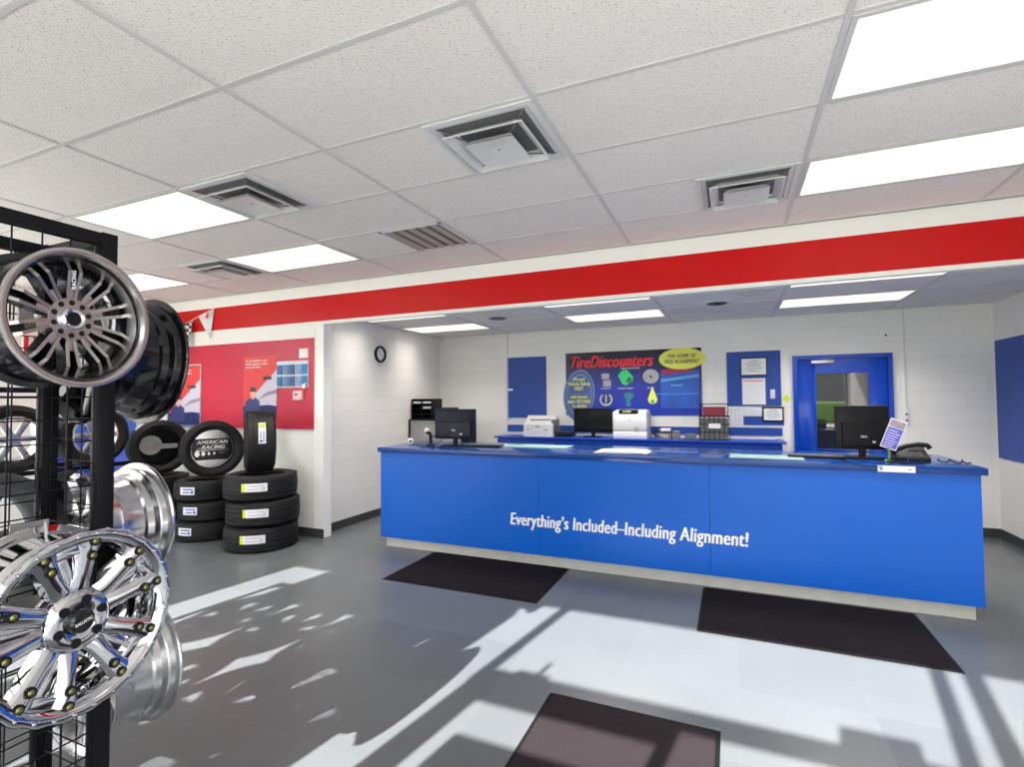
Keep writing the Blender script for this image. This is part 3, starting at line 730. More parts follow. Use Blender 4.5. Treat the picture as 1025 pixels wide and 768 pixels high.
hook(RX1 + .006, .915, .90, .23, 'X')
for z in (1.745, 1.055, .465): hook(-2.37, RY1 + .006, z, .12, 'Y')
for y, z in ((.72, 1.74), (.93, 1.02)): hook(RX0 - .006, y, z, -.10, 'X')

# ---------------------------------------------------------------- window display rack (outside the frame, throws the patterned shade)
r2 = thing('window_display_rack', 'black display rack standing before the storefront window, full of wheels', 'display rack', T(0, 0, 0))
YD = -.25
for x in (-4.18, -2.2): G().box(x - .025, x + .025, YD - .025, YD + .025, 0, 2.16).build('post', 'blk', r2)
G().box(-4.155, -2.225, YD - .02, YD + .02, 2.12, 2.16).build('top_rail', 'blk', r2); G().box(-4.155, -2.225, YD - .02, YD + .02, .04, .08).build('bottom_rail', 'blk', r2)
proto = None
for i, x in enumerate((-3.91, -3.40, -2.89, -2.38)):
    for j, z in enumerate((.34, .85, 1.36, 1.87)):
        Mx = T(x, YD - .045, z) @ R(37 * (i + 3 * j), 'Y') @ WY
        if proto is None:
            proto = simple_wheel('wheel in rows on the display rack before the storefront window', Mx, 'silver', Rf=.252, W=.2, group='wheels on the window display rack', nsp=7, n=40, sw=2.3)
        else:
            c = copy_tree(proto); c.matrix_world = Mx

# ================================================================ BACK WALL
def sheet(name, x0, x1, z0, z1, y, d, m, parent=None, loc=True):
    o = G().box(x0, x1, y - d, y, z0, z1).build(name, m, parent); return o
tag(sheet('wall_board', -3.236, -2.589, 1.29, 2.225, YB, .012, 'blueboard'), 'plain deep blue board on the back wall, left of the tyre poster', 'wall board')
tag(sheet('wall_board', -3.236, .58, 1.08, 1.18, YB, .012, 'blueboard'), 'low blue strip of board behind the back counter', 'wall board')
sw = tag(sheet('paper_tag', -3.22, -3.14, 1.71, 1.74, YB - .013, .003, 'paper'), 'small white tag stuck on the plain blue board', 'tag')
nb = tag(sheet('notice_board', -.06, .577, 1.46, 2.173, YB, .012, 'blueboard'), 'blue notice board with framed certificate, left of the blue door', 'notice board')
tag(sheet('wall_board', .13, .60, 1.215, 1.325, YB, .010, 'blueboard'), 'short blue board strip below the notice board', 'wall board')
def framed(x0, x1, z0, z1, y, label, inkm='ink', cat='framed certificate', fr=.014):
    t = thing('framed_certificate', label, cat, T((x0 + x1) / 2, y, z0)); w2 = (x1 - x0) / 2; h = z1 - z0
    g = G(); g.box(-w2, w2, -.014, 0, 0, fr).box(-w2, w2, -.014, 0, h - fr, h).box(-w2, -w2 + fr, -.014, 0, fr, h - fr).box(w2 - fr, w2, -.014, 0, fr, h - fr).build('frame', 'blkp', t)
    G().box(-w2 + fr, w2 - fr, -.008, -.001, fr, h - fr).build('sheet', 'paper', t)
    g = G()
    for k in range(5):
        ww = w2 * (.35, .6, .5, .62, .4)[k]; zz = h * (.78 - k * .13); g.box(-ww, ww, -.009, -.008, zz, zz + h * .028)
    g.build('print', inkm, t); return t
framed(.105, .423, 1.852, 2.09, YB - .012, 'black framed certificate at the top of the notice board', 'ink')
t = thing('notice_sheet', 'white price sheet with red heading on the notice board, under the certificate', 'notice', T(.26, YB - .012, 1.48))
G().box(-.136, .136, -.003, 0, 0, .34).build('sheet', 'paper', t)
text('heading', 'TireDiscounters', 'signred', t, T(-.12, -.0032, .295) @ FRONT, width=.235, height=.03, shear=.3, weight=.08, depth=.0006)
g = G()
for k in range(8): g.box(-.115, .115, -.0036, -.003, .03 + k * .03, .034 + k * .03)
g.build('print', 'lilac', t)
t = thing('switch_plate', 'pale narrow holder on the right side of the notice board', 'holder', T(.478, YB - .012, 1.555)); G().box(-.028, .028, -.006, 0, 0, .118, bev=.002).build('plate', 'grey', t); G().box(-.004, .004, -.008, -.006, .02, .10).build('slot', 'lilac', t)
tag(G().box(-.036, .036, -.003, 0, -.036, .036, mx=R(40, 'Y')).build('green_tag', 'yellow', None, (.635, YB, 1.555)), 'small green diamond tag on the wall by the door', 'tag')
t = thing('paper_notice', 'white sheet of printed columns behind the wire basket', 'notice', T(.065, YB - .002, 1.19)); G().box(-.115, .115, -.003, 0, 0, .265).build('sheet', 'paper', t)
g = G()
for i in range(4):
    for k in range(7): g.box(-.10 + i * .052, -.06 + i * .052, -.0036, -.003, .02 + k * .032, .03 + k * .032)
g.build('print', 'lilac', t)
t = thing('paper_notice', 'small white slip between the column sheet and the low framed certificate', 'notice', T(.265, YB - .012, 1.335)); G().box(-.09, .085, -.003, 0, 0, .11).build('sheet', 'paper', t)
G().box(-.07, .06, -.0036, -.003, .03, .036).box(-.07, .05, -.0036, -.003, .06, .066).build('print', 'lilac', t)
framed(.352, .60, 1.26, 1.45, YB - .012, 'small black framed certificate below the notice board', 'ink', fr=.018)

# ---- advertising poster
PX0, PX1, PZ0, PZ1 = -2.275, -.372, 1.335, 2.253
ps = thing('advertising_poster', 'wide dark blue tyre shop poster with red title on the back wall', 'poster', T(PX0, YB - .001, PZ0))
PW, PH = PX1 - PX0, PZ1 - PZ0
pm = ramp_mat('poster print', 'Z', [(0, (.012, .035, .38)), (.45, (.02, .03, .26)), (.8, (.008, .012, .06)), (1, (.006, .006, .02))], .25)
G().box(0, PW, -.012, 0, 0, PH).build('panel', pm, ps)
def pp(u, v): return ((u - 566) / 136 * PW, 0)
text('title', 'TireDiscounters', 'signred', ps, T(.08, -.0165, PH - .225) @ FRONT, width=1.20, height=.17, shear=.35, weight=.09, depth=.002)
# tyre picture at the left, standing proud of the sheet and past its edge
ty = G()
mm = T(.20, -.0125, .30) @ FRONT @ R(-6, 'Z')
ty.disc(.36, 0, .003, mm, n=48, sx=.66, sy=1.06)
ty.build('tyre_picture', mat('blue tyre print', (.045, .09, .24), .3, var=.4, vscale=12), ps)
g = G()
for q in (.33, .27): g.lathe([(q, .0031), (q + .010, .0031), (q + .010, .004), (q, .004)], mm @ Matrix.Diagonal((.66, 1.06, 1, 1)), n=48)
g.build('tyre_outline', mat('pale blue print line', (.22, .32, .55), .4), ps)
text('slogan', 'We put\nVehicle Safety\nFIRST', 'signyel', ps, T(.20, -.0165, .46) @ FRONT, width=.34, height=.19, weight=.06, center=True, depth=.001)
text('slogan', 'with Service\nthat’s SECOND\nTo NONE', 'signyel', ps, T(.20, -.0165, .20) @ FRONT, width=.34, height=.19, weight=.06, center=True, depth=.001)
IY = -.0125
def ic(x, z): return T(x, IY, z) @ FRONT
G().box(-.06, .05, 0, .08, .0, .002, mx=ic(.60, .52)).box(-.04, .075, -.11, -.015, 0, .002, mx=ic(.60, .52)).build('pad_picture', mat('grey pad print', (.3, .28, .36), .5), ps)
G().prism([(-.11, .03), (-.05, .10), (.02, .11), (.11, .0), (.10, -.05), (.0, -.12), (-.05, -.09)], ic(.885, .54), .002).build('filter_picture', 'green', ps)
G().disc(.045, .002, .003, ic(.935, .50) @ R(-40, 'Z'), sx=.7, sy=1).build('filter_opening', mat('dark green print', (.005, .10, .05), .4), ps)
G().disc(.10, 0, .002, ic(1.235, .545), sx=1.1).build('disc_picture', mat('grey disc print', (.33, .32, .34), .4, var=.4, vscale=9), ps)
G().disc(.02, .002, .003, ic(1.235, .54)).build('disc_hole', 'ink', ps)
G().lathe([(.075, 0), (.090, 0), (.090, .002), (.075, .002)], ic(.60, .225), n=40, a0=math.radians(-235), a1=math.radians(55)).box(-.007, .007, -.03, .07, 0, .002, mx=ic(.60, .225)).disc(.01, 0, .002, ic(.60, .175)).build('warning_picture', 'signyel', ps)
G().prism([(-.05, .10), (.06, .09), (.07, .04), (.02, -.02), (.03, -.10), (-.04, -.10), (-.03, .0), (-.07, .05)], ic(.925, .225), .002).build('joint_picture', mat('teal print', (.02, .15, .20), .4), ps)
G().prism([(0, .17), (.04, .06), (.065, -.01), (.05, -.06), (0, -.08), (-.05, -.06), (-.065, -.01), (-.04, .06)], ic(1.255, .235), .002).build('drop_picture', 'signyel', ps)
G().disc(.028, .002, .003, ic(1.255, .19)).build('drop_core', 'green', ps)
for x, s_ in ((.60, 'Inspect'), (.885, 'Power Steer'), (1.235, 'Rotor')):
    text('caption', s_, 'signwhite', ps, T(x, IY, .385) @ FRONT, width=.03 * len(s_) * .65, height=.022, center=True, depth=.001)
text('caption', 'COMPLETE SERVICE CENTER', 'signwhite', ps, T(.95, IY, .668) @ FRONT, width=.27, height=.018, center=True, depth=.001)
G().box(1.37, 1.87, -.0145, -.012, .10, .62).build('shop_picture', mat('mid blue shop print', (.02, .09, .42), .35, var=.5, vscale=5), ps)
G().prism([(1.39, .56), (1.80, .60), (1.80, .68), (1.39, .63)], T(0, -.0148, 0) @ FRONT, .001).build('shop_sign_picture', mat('dark red print', (.32, .02, .06), .4), ps)
G().prism([(1.37, .46), (1.87, .52), (1.87, .56), (1.37, .50)], T(0, -.0148, 0) @ FRONT, .001).prism([(1.30, .30), (1.86, .30), (1.86, .29), (1.30, .29)], T(0, -.0148, 0) @ FRONT, .001).box(1.5, 1.66, -.0158, -.0145, .40, .425).build('shop_stripe', mat('light blue print', (.10, .30, .62), .4), ps)
ov = thing('oval_sign', 'yellow oval sign about free alignment on the poster corner', 'sign', T(-.622, YB - .016, 2.112))
G().disc(.16, 0, .004, FRONT, n=48, sx=1.90, sy=.92).build('oval_plate', 'signyel', ov)
text('sign_text', 'THE HOME OF\nFREE ALIGNMENT', 'ink', ov, T(0, -.0042, 0) @ FRONT, width=.46, height=.13, shear=.15, weight=.08, center=True, depth=.001)

# ---- conduits
for x, z, nm in ((-3.225, 1.28, 'thin painted conduit down the wall beside the plain blue board'), (1.872, 1.42, 'thin painted conduit down the wall right of the blue door')):
    t = thing('wall_conduit', nm, 'conduit', T(x, YB, 0))
    G().tube([(0, -.012, ZB), (0, -.012, z)], .007).build('tube', 'grey', t)
    if x > 0:
        bx = G().box(-.034, .034, -.022, 0, 1.225, 1.42, bev=.004).build('junction_box', 'grey', t)
        G().disc(.014, 0, .003, T(0, -.022, 1.36) @ FRONT, n=16).disc(.014, 0, .003, T(0, -.022, 1.285) @ FRONT, n=16).build('socket', 'greyd', bx)
        G().box(-.012, .012, -.026, 0, 1.86, 1.90).build('clip', 'grey', t)
    else: G().box(-.02, .02, -.022, 0, 1.25, 1.29, bev=.003).build('end_box', 'grey', t)
G_ = G().disc(.012, 0, .006, T(1.70, YB, 2.30) @ FRONT, n=16).build('wall_plug', 'blkp'); tag(G_, 'tiny black plug high on the wall above the blue door', 'plug')

# ---- door with glass
DX0, DX1, DZ = .708, 1.749, 2.088
d = struct(G().box(DX0, DX0 + .05, YB - .05, YB, 0, DZ).box(DX1 - .05, DX1, YB - .05, YB, 0, DZ).box(DX0 + .05, DX1 - .05, YB - .05, YB, DZ - .05, DZ).build('door_1', 'bluedoor'))
lf = G(); a0, a1, b0, b1 = .958, 1.503, .93, 1.86
lf.box(DX0 + .053, a0, YB - .030, YB - .002, .01, DZ - .053, bev=.003).box(a1, DX1 - .053, YB - .030, YB - .002, .01, DZ - .053, bev=.003)
lf.box(a0, a1, YB - .030, YB - .002, b1, DZ - .053).box(a0, a1, YB - .030, YB - .002, .01, b0)
lf.build('door_leaf', 'bluedoor', d)
G().box(a0 - .02, a1 + .02, YB - .036, YB - .030, b1, b1 + .02).box(a0 - .02, a1 + .02, YB - .036, YB - .030, b0 - .02, b0).box(a0 - .02, a0, YB - .036, YB - .030, b0, b1).box(a1, a1 + .02, YB - .036, YB - .030, b0, b1).build('glazing_bead', 'bluedoor', d)
G().box(a0, a1, YB - .020, YB - .012, b0, b1).build('glass_pane', 'glass', d)
cl = G().box(.91, 1.15, YB - .075, YB - .032, 1.985, 2.02, bev=.004).build('door_closer', 'alu', d)
G().tube([(1.03, YB - .06, 2.022), (1.10, YB - .14, 2.035), (1.16, YB - .05, 2.045)], .006).build('closer_arm', 'alu', cl)
G().box(DX1 - .13, DX1 - .09, YB - .075, YB - .03, 1.0, 1.03).tube([(DX1 - .11, YB - .07, 1.015), (DX1 - .20, YB - .07, 1.015)], .009).build('door_handle', 'alu', d)

# ---- right wall board and bay clock
t = tag(G().box(XR - .014, XR, 5.2, 7.31, .885, 2.175).build('wall_board', 'blueboard'), 'large deep blue board on the right wall', 'wall board')
tag(G().box(XR - .018, XR - .0142, 6.60, 6.68, 2.09, 2.13).build('paper_tag', 'paper'), 'small white tag at the top of the right wall board', 'tag')
ck = thing('wall_clock', 'round black rimmed wall clock high on the left wall of the counter bay', 'clock', T(XA, 5.77, 2.212) @ WX)
G().lathe([(.085, 0), (.115, 0), (.118, .01), (.112, .032), (.098, .036), (.088, .018), (.085, .012)], n=48).build('rim', 'blkp', ck)
G().disc(.09, .001, .012, n=48).build('dial', 'paper', ck)
g = G()
for k in range(12): g.box(.068, .08, -.0025, .0025, .012, .013, mx=Matrix.Rotation(k * PI / 6, 4, 'Z'))
g.build('hour_marks', 'ink', ck)
G().box(-.003, .003, -.01, .045, .014, .0155, mx=R(-150, 'Z')).build('hour_hand', 'ink', ck)
G().box(-.002, .002, -.01, .068, .016, .017, mx=R(35, 'Z')).build('minute_hand', 'ink', ck)

# ================================================================ PARTITION WALL FEATURES (red board, posters, pennants)
rb = tag(G().box(-6.93, -4.475, YP - .014, YP, 1.24, 2.31).build('wall_board', 'redboard'), 'large crimson board on the white wall behind the tyres', 'wall board')
BYY = YP - .014
def promo(x0, x1, z0, z1, y, label, framed_=False, split=True):
    W_, H_ = x1 - x0, z1 - z0
    t = thing('promotional_poster', label, 'poster', T(x0, y, z0), 'red promotional posters on the crimson board')
    if framed_:
        f = .022; G().box(-f, W_ + f, -.014, 0, -f, 0).box(-f, W_ + f, -.014, 0, H_, H_ + f).box(-f, 0, -.014, 0, 0, H_).box(W_, W_ + f, -.014, 0, 0, H_).build('frame', 'silver', t)
    G().box(0, W_, -.004, 0, 0, H_).build('sheet', mat('light red print', (.72, .06, .06), .4), t)
    F = T(0, -.0042, 0) @ FRONT
    G().prism([(.30 * W_, .36 * H_), (W_, .78 * H_), (W_, .15 * H_), (.30 * W_, .15 * H_)], F, .0006).build('pale_field', 'lilac', t)
    G().prism([(0, 0), (W_, 0), (W_, .2 * H_), (.75 * W_, .22 * H_), (.30 * W_, .2 * H_), (0, .2 * H_)], F, .001).build('dark_field', 'navy', t)
    pr = G().prism([(.04 * W_, .05 * H_), (.52 * W_, .05 * H_), (.50 * W_, .28 * H_), (.38 * W_, .34 * H_), (.24 * W_, .34 * H_), (.08 * W_, .28 * H_)], T(0, -.0054, 0) @ FRONT, .0006).build('portrait_shirt', mat('dark blue shirt print', (.05, .06, .18), .4), t)
    G().disc(.085 * W_, 0, .0006, T(.30 * W_, -.0062, .40 * H_) @ FRONT, sx=1, sy=1.35).box(.27 * W_, .33 * W_, -.0064, -.0058, .31 * H_, .36 * H_).build('portrait_face', 'pink', t)
    G().prism([(.21 * W_, .43 * H_), (.39 * W_, .43 * H_), (.38 * W_, .49 * H_), (.30 * W_, .51 * H_), (.22 * W_, .49 * H_)], T(0, -.007, 0) @ FRONT, .0006).build('portrait_hair', 'ink', t)
    G().prism([(.45 * W_, .30 * H_), (.70 * W_, .42 * H_), (W_, .46 * H_), (W_, .40 * H_), (.7 * W_, .36 * H_)], T(0, -.0052, 0) @ FRONT, .0006).build('car_picture', mat('grey violet print', (.3, .27, .36), .4), t)
    G().box(.6 * W_, .85 * W_, -.0058, -.005, .62 * H_, .67 * H_).build('badge_picture', 'ink', t)
    text('poster_text', 'A healthier car\nwith great care\nevery time', 'signwhite', t, T(.06 * W_, -.0044, .80 * H_) @ FRONT, width=.66 * W_, height=.15 * H_, weight=.02, depth=.0008)
    return t
promo(-7.035, -6.41, 1.27, 2.05, BYY, 'silver framed red and violet poster, left one, beside the black wheel', True)
promo(-5.62, -5.055, 1.36, 2.13, BYY, 'unframed red and violet poster behind the upright tyre')
t = thing('brochure_rack', 'clear wall rack of blue leaflets at the right of the crimson board', 'brochure rack', T(-5.05, BYY, 1.73))
G().box(0, .50, -.012, 0, 0, .32).build('back_plate', mat('clear grey acrylic', (.55, .62, .66), .2), t)
for k in range(5):
    for j in range(2): G().box(.02 + k * .098, .095 + k * .098, -.026, -.014, .02 + j * .14, .135 + j * .14).build('leaflet', mat('blue leaflet', ((.05, .16, .38), (.12, .25, .45), (.05, .10, .30), (.25, .33, .5), (.02, .2, .5))[k], .4, var=.5, vscale=30), t)
tag(G().box(-4.70, -4.56, BYY - .003, BYY, 2.08, 2.19).build('paper_notice', 'paper'), 'small blank white sheet at the top right of the crimson board', 'notice')
t = thing('thermostat', 'small pale square thermostat low on the crimson board', 'thermostat', T(-4.70, BYY, 1.59)); G().box(-.07, .07, -.035, 0, -.005, .105, bev=.008).build('cover', mat('pale pink plastic', (.75, .55, .56), .4), t); G().box(-.035, .01, -.037, -.034, .05, .07).build('window', 'ink', t)
tag(G().disc(.028, 0, .004, FRONT).box(.02, .05, -.006, -.002, .0, .02, mx=R(-35, 'Y')).build('round_tag', 'paper', None, (-4.60, BYY - .028, 1.745)), 'small round white tag on the corner of the leaflet rack', 'tag')
# pennant string
pn = thing('pennant_string', 'string of triangular pennants, one white and one chequered, hanging across the red band', 'pennants', T(0, 0, 0))
G().tube([(-6.16, YP - .005, 2.80), (-6.42, YP - .04, 2.70), (-6.75, YP - .10, 2.56), (-7.15, YP - .2, 2.43), (-7.6, YP - .35, 2.40)], .004).build('cord', 'signwhite', pn)
def pennant(p0, p1, tip, m):
    g = G(); n = 8
    for k in range(n):
        for q in (0,):
            a, b = k / n, (k + 1) / n
            P0 = Vector(p0).lerp(Vector(p1), a); P1 = Vector(p0).lerp(Vector(p1), b); tp = Vector(tip)
            A = P0.lerp(tp, 0); B = P1
            s0 = .012 * math.sin(a * PI * 2); s1 = .012 * math.sin(b * PI * 2)
            v = [g.bm.verts.new(x) for x in (P0 + Vector((0, s0, 0)), P1 + Vector((0, s1, 0)), tp)]
            g.bm.faces.new(v)
    return g.build('pennant', m, pn)
ch = mat('chequered flag cloth', (.8, .8, .8), .6)
n_ = ch.node_tree.nodes; ckr = n_.new('ShaderNodeTexChecker'); ckr.inputs['Scale'].default_value = 24
ckr.inputs['Color1'].default_value = (.02, .02, .02, 1); ckr.inputs['Color2'].default_value = (.8, .8, .8, 1)
ch.node_tree.links.new([x for x in n_ if x.type == 'TEX_COORD'][0].outputs['Object'], ckr.inputs['Vector']); ch.node_tree.links.new(ckr.outputs['Color'], n_['Principled BSDF'].inputs['Base Color'])
for o in (pennant((-6.17, YP - .01, 2.795), (-6.43, YP - .042, 2.695), (-6.22, YP - .03, 2.39), 'signwhite'), pennant((-6.52, YP - .06, 2.66), (-6.73, YP - .10, 2.58), (-6.60, YP - .07, 2.24), ch)):
    so = o.modifiers.new('thickness', 'SOLIDIFY'); so.thickness = .002
G().box(-6.29, -6.27, YP - .043, YP - .038, 2.66, 2.70, mx=None).box(-6.27, -6.25, YP - .043, YP - .038, 2.68, 2.73).build('pennant_mark', 'signred', pn)

# ================================================================ BACK COUNTER AND WHAT STANDS ON IT
bc = thing('back_counter', 'low dark blue counter along the back wall', 'counter', T(0, 0, 0))
BZ = 1.035; BY0 = 6.85
G().box(-3.24, .585, BY0, YB - .012, BZ - .022, BZ, bev=.003).build('countertop', 'blue2', bc)
G().box(-3.20, .54, BY0 + .05, YB - .012, .88, BZ - .022).box(-3.20, .54, BY0 + .035, BY0 + .05, .905, BZ - .04).build('apron', 'blue2', bc)
for x in (-3.18, -1.95, -.70, .52): G().box(x - .02, x + .02, BY0 + .06, YB - .012, 0, .88).build('leg', 'blue2', bc)
for x in (-1.95, -.70, .40): G().box(x - .012, x + .012, BY0 + .03, BY0 + .05, .905, .95).build('catch', 'blkp', bc)

def printer(name, label, x0, x1, y0, y1, h, top='greyd'):
    t = thing(name, label, 'printer', T((x0 + x1) / 2, y0, BZ + .001), 'printers on the back counter'); w2 = (x1 - x0) / 2; D = y1 - y0
    return t, w2, D
t, w2, D = printer('inkjet_printer', 'low pale grey printer with sloped top at the left of the back counter', -2.80, -2.36, 6.93, 7.27, .30)
g = G(); prof = [(0, 0), (D, 0), (D, .27), (D * .55, .30), (D * .25, .20), (0, .17)]
g.prism(prof, Matrix(((0,0,1,-w2),(1,0,0,0),(0,1,0,0),(0,0,0,1))), 2 * w2).build('body', 'grey', t)
G().box(-w2 * .7, w2 * .7, D * .32, D * .5, .24, .255, mx=T(0, 0, -.01)).box(w2 * .86, w2 * 1.01, .05, D - .02, .03, .24).build('paper_tray', 'greyd', t)
G().disc(.012, 0, .003, T(-w2 * .7, -.001, .10) @ FRONT).disc(.012, 0, .003, T(w2 * .55, -.001, .10) @ FRONT).box(-.03, .03, -.003, 0, .135, .15).build('buttons', 'greyd', t)
tag(G().box(-2.34, -2.10, 6.98, 7.25, BZ + .001, BZ + .07, bev=.01).box(-2.30, -2.14, 6.975, 6.981, BZ + .02, BZ + .028).build('router', 'blkp'), 'flat black device between the low printer and the dark monitor', 'router')
t, w2, D = printer('laser_printer', 'tall white laser printer with dark control panel, right of the dark monitor', -1.49, -1.04, 6.90, 7.28, .4)
G().box(-w2, w2, 0, D, .105, .36, bev=.012).box(-w2, w2, .004, D, .0, .10, bev=.006).prism([(-w2 * .98, .36), (w2 * .98, .36), (w2 * .8, .385), (-w2 * .8, .385)], T(0, D * .9, 0) @ FRONT, D * .8).build('body', 'grey', t)
G().box(-w2 * .62, w2 * .5, -.006, .10, .33, .385, bev=.006).build('control_panel', 'blkp', t)
G().box(-w2 * .4, w2 * .1, -.008, -.006, .35, .372).build('display', mat('amber display', (.5, .5, .2), .3), t)
G().box(.07, .12, -.002, 0, .10, .15).build('drawer_handle', 'silver', t); G().disc(.008, 0, .003, T(0, -.0005, .24) @ FRONT).build('badge', 'greyd', t)

def monitor(label, mx, w, h, back=True, logo='DELL', shell='navyp', name='computer_monitor', group=None):
    """screen plane in local XZ, screen towards local +y, back towards -y (camera)"""
    t = thing(name, label, 'monitor', mx, group); w2 = w / 2
    z0 = .07
    sh = G().box(-w2, w2, -.018, .018, z0, z0 + h, bev=.006)
    pr = [(-w2 * .78, z0 + h * .1), (w2 * .78, z0 + h * .1), (w2 * .82, z0 + h * .62), (w2 * .5, z0 + h * .58), (0, z0 + h * .56), (-w2 * .5, z0 + h * .58), (-w2 * .82, z0 + h * .62)]
    if back: sh.prism(pr, T(0, -.017, 0) @ FRONT, .028)
    sh = sh.build('shell', shell, t)
    G().box(-w2 + .014, w2 - .014, .018, .0195, z0 + .014, z0 + h - .014).build('screen', 'screen', t)
    G().tube([(0, .0, .01), (0, .0, z0 + .02)], .028, 10).build('stand_neck', 'blkp', t)
    G().box(-.12, .12, -.13, .10, 0, .012, bev=.004).build('stand_base', 'blkp', t)
    if logo and back:
        text('badge', logo, 'signwhite', t, T(0, -.0455, z0 + h * .3) @ FRONT, width=.05, height=.018, weight=.02, center=True, depth=.001)
        G().box(w2 * .3, w2 * .42, -.0465, -.045, z0 + h * .16, z0 + h * .2).build('sticker', 'label', t)
    return t
dm = monitor('black monitor with its dark screen facing out, left of the tall white printer', T(-1.80, 7.06, BZ + .001) @ R(180, 'Z'), .55, .335, back=False, logo=None, shell='blkp')
G().box(-.27, .27, -.11, -.035, 0, .05).build('keyboard_tray', 'blkp', dm) if False else None
t = thing('desk_phone', 'small grey and black telephone right of the tall white printer', 'telephone', T(-.85, 6.95, BZ + .001))
G().prism([(0, 0), (.16, 0), (.16, .12), (.12, .13), (0, .05)], Matrix(((0,0,1,-.05),(1,0,0,0),(0,1,0,0),(0,0,0,1))), .16).build('body', 'greyd', t)
G().box(-.02, .10, .02, .10, .10, .14, bev=.004).build('display', 'grey', t); G().lathe([(.028, -.02), (.045, -.02), (.045, .02), (.028, .02)], T(-.075, .05, .07) @ R(90, 'X'), n=24).build('handset', 'blkp', t)
g = G()
for i in range(3):
    for j in range(3): g.box(-.02 + i * .035, .0 + i * .035, -.002, .004, .02 + j * .015, .028 + j * .015)
g.build('keys', 'grey', t)
t = thing('calculator', 'small grey calculator beside the small telephone', 'calculator', T(-.68, 6.96, BZ + .001)); G().prism([(0, 0), (.12, 0), (.12, .09), (.10, .10), (0, .02)], Matrix(((0,0,1,-.045),(1,0,0,0),(0,1,0,0),(0,0,0,1))), .09).build('body', 'greyd', t); G().box(-.035, .035, .06, .11, .095, .105).build('display', 'grey', t); G().box(-.035, .035, -.002, .05, .022, .05).build('keys', 'smoke', t)
tag(G().box(-.57, -.44, 6.95, 7.08, BZ + .001, BZ + .075, bev=.008).box(-.55, -.46, 6.947, 6.951, BZ + .02, BZ + .05).build('speaker_box', 'greyd'), 'squat dark box next to the wire basket', 'box')
# wire document basket
t = thing('wire_basket', 'black wire document basket standing on the back counter', 'basket', T(-.215, 6.95, BZ + .001)); w2, h = .175, .30
g = G()
for z in (0.006, .1, .2, .3): g.tube([(-w2, 0, z), (w2, 0, z), (w2, .16, z), (-w2, .16, z), (-w2, 0, z)], .005 if z < .29 else .009, 6)
for k in range(7): x = -w2 + k * w2 / 3; g.tube([(x, 0, 0.005), (x, 0, .30)], .004, 6).tube([(x, .16, .005), (x, .16, .30)], .004, 6)
g.build('wire_body', 'blk', t)
G().box(-w2 + .006, w2 - .006, .006, .154, .004, .008).box(-w2 + .01, w2 - .01, .02, .024, .01, .28).build('folders', 'smoke', t)
g = G().tube([(-w2 + .02, .01, .30), (-w2 + .01, .06, .455), (w2 - .01, .06, .455), (w2 - .02, .01, .30)], .007, 6).tube([(-w2 + .02, .15, .30), (-w2 + .01, .1, .455), (w2 - .01, .1, .455), (w2 - .02, .15, .30)], .007, 6)
g.build('upper_frame', 'blk', t); G().box(-w2 + .04, w2 - .04, .03, .05, .30, .42).build('maroon_folder', 'maroon', t)
G().box(-.065, .075, -.010, -.006, .15, .21).build('white_card', 'paper', t)
# letter trays and the grey cabinet in the far left corner
t = thing('letter_tray_rack', 'black letter sorter with pigeonholes in the far left corner', 'letter rack', T(-4.165, 6.50, 1.2875)); 
g = G(); W_, H_, D_ = .44, .305, .30
g.box(-.28, .16, 0, D_, 0, .012).box(-.28, .16, 0, D_, H_ - .012, H_).box(-.28, -.268, 0, D_, 0, H_).box(.148, .16, 0, D_, 0, H_).box(-.065, -.053, 0, D_, 0, H_).box(-.28, .16, D_ - .006, D_, 0, H_).build('case', 'blkp', t)
t.scale.x = .80; t.location.x = -4.221
for k in range(1, 4):
    G().box(-.268, -.065, 0, D_ - .01, k * .075, k * .075 + .006).build('shelf', 'blkp', t); G().box(-.053, .148, 0, D_ - .01, k * .075, k * .075 + .006).build('shelf', 'blkp', t)
for k, (x0, x1) in enumerate(((-.25, -.08), (-.04, .14), (-.04, .14))):
    z = (.232, .232, .155)[k]; G().box(x0, x1, .01, .22, z + .006, z + .035).build('papers', 'paper', t)
tag(G().box(-3.99, -3.80, 6.50, 6.78, 1.286, 1.293).box(-3.99, -3.982, 6.50, 6.78, 1.293, 1.44).box(-3.808, -3.80, 6.50, 6.78, 1.293, 1.44).box(-3.99, -3.80, 6.50, 6.78, 1.44, 1.46).build('letter_tray', 'blkp'), 'small black tray next to the letter sorter, above the monitor', 'tray')
t = thing('filing_cabinet', 'grey cabinet with black edges in the far left corner under the letter sorter', 'cabinet', T(-4.005, 6.45, .02))
G().box(-.44, .43, .02, .42, -.02, 1.255).build('body', 'smoke', t)
t.children[0].data.materials[0] = mat('warm grey cabinet', (.38, .36, .34), .5)
G().box(-.46, -.44, 0, .44, -.02, 1.255).box(.43, .45, 0, .44, -.02, 1.255).box(-.46, .45, 0, .44, 1.255, 1.266).build('edge_frame', 'blkp', t)
G().box(-.05, .05, .005, .02, 1.02, 1.035).build('handle', 'blkp', t)

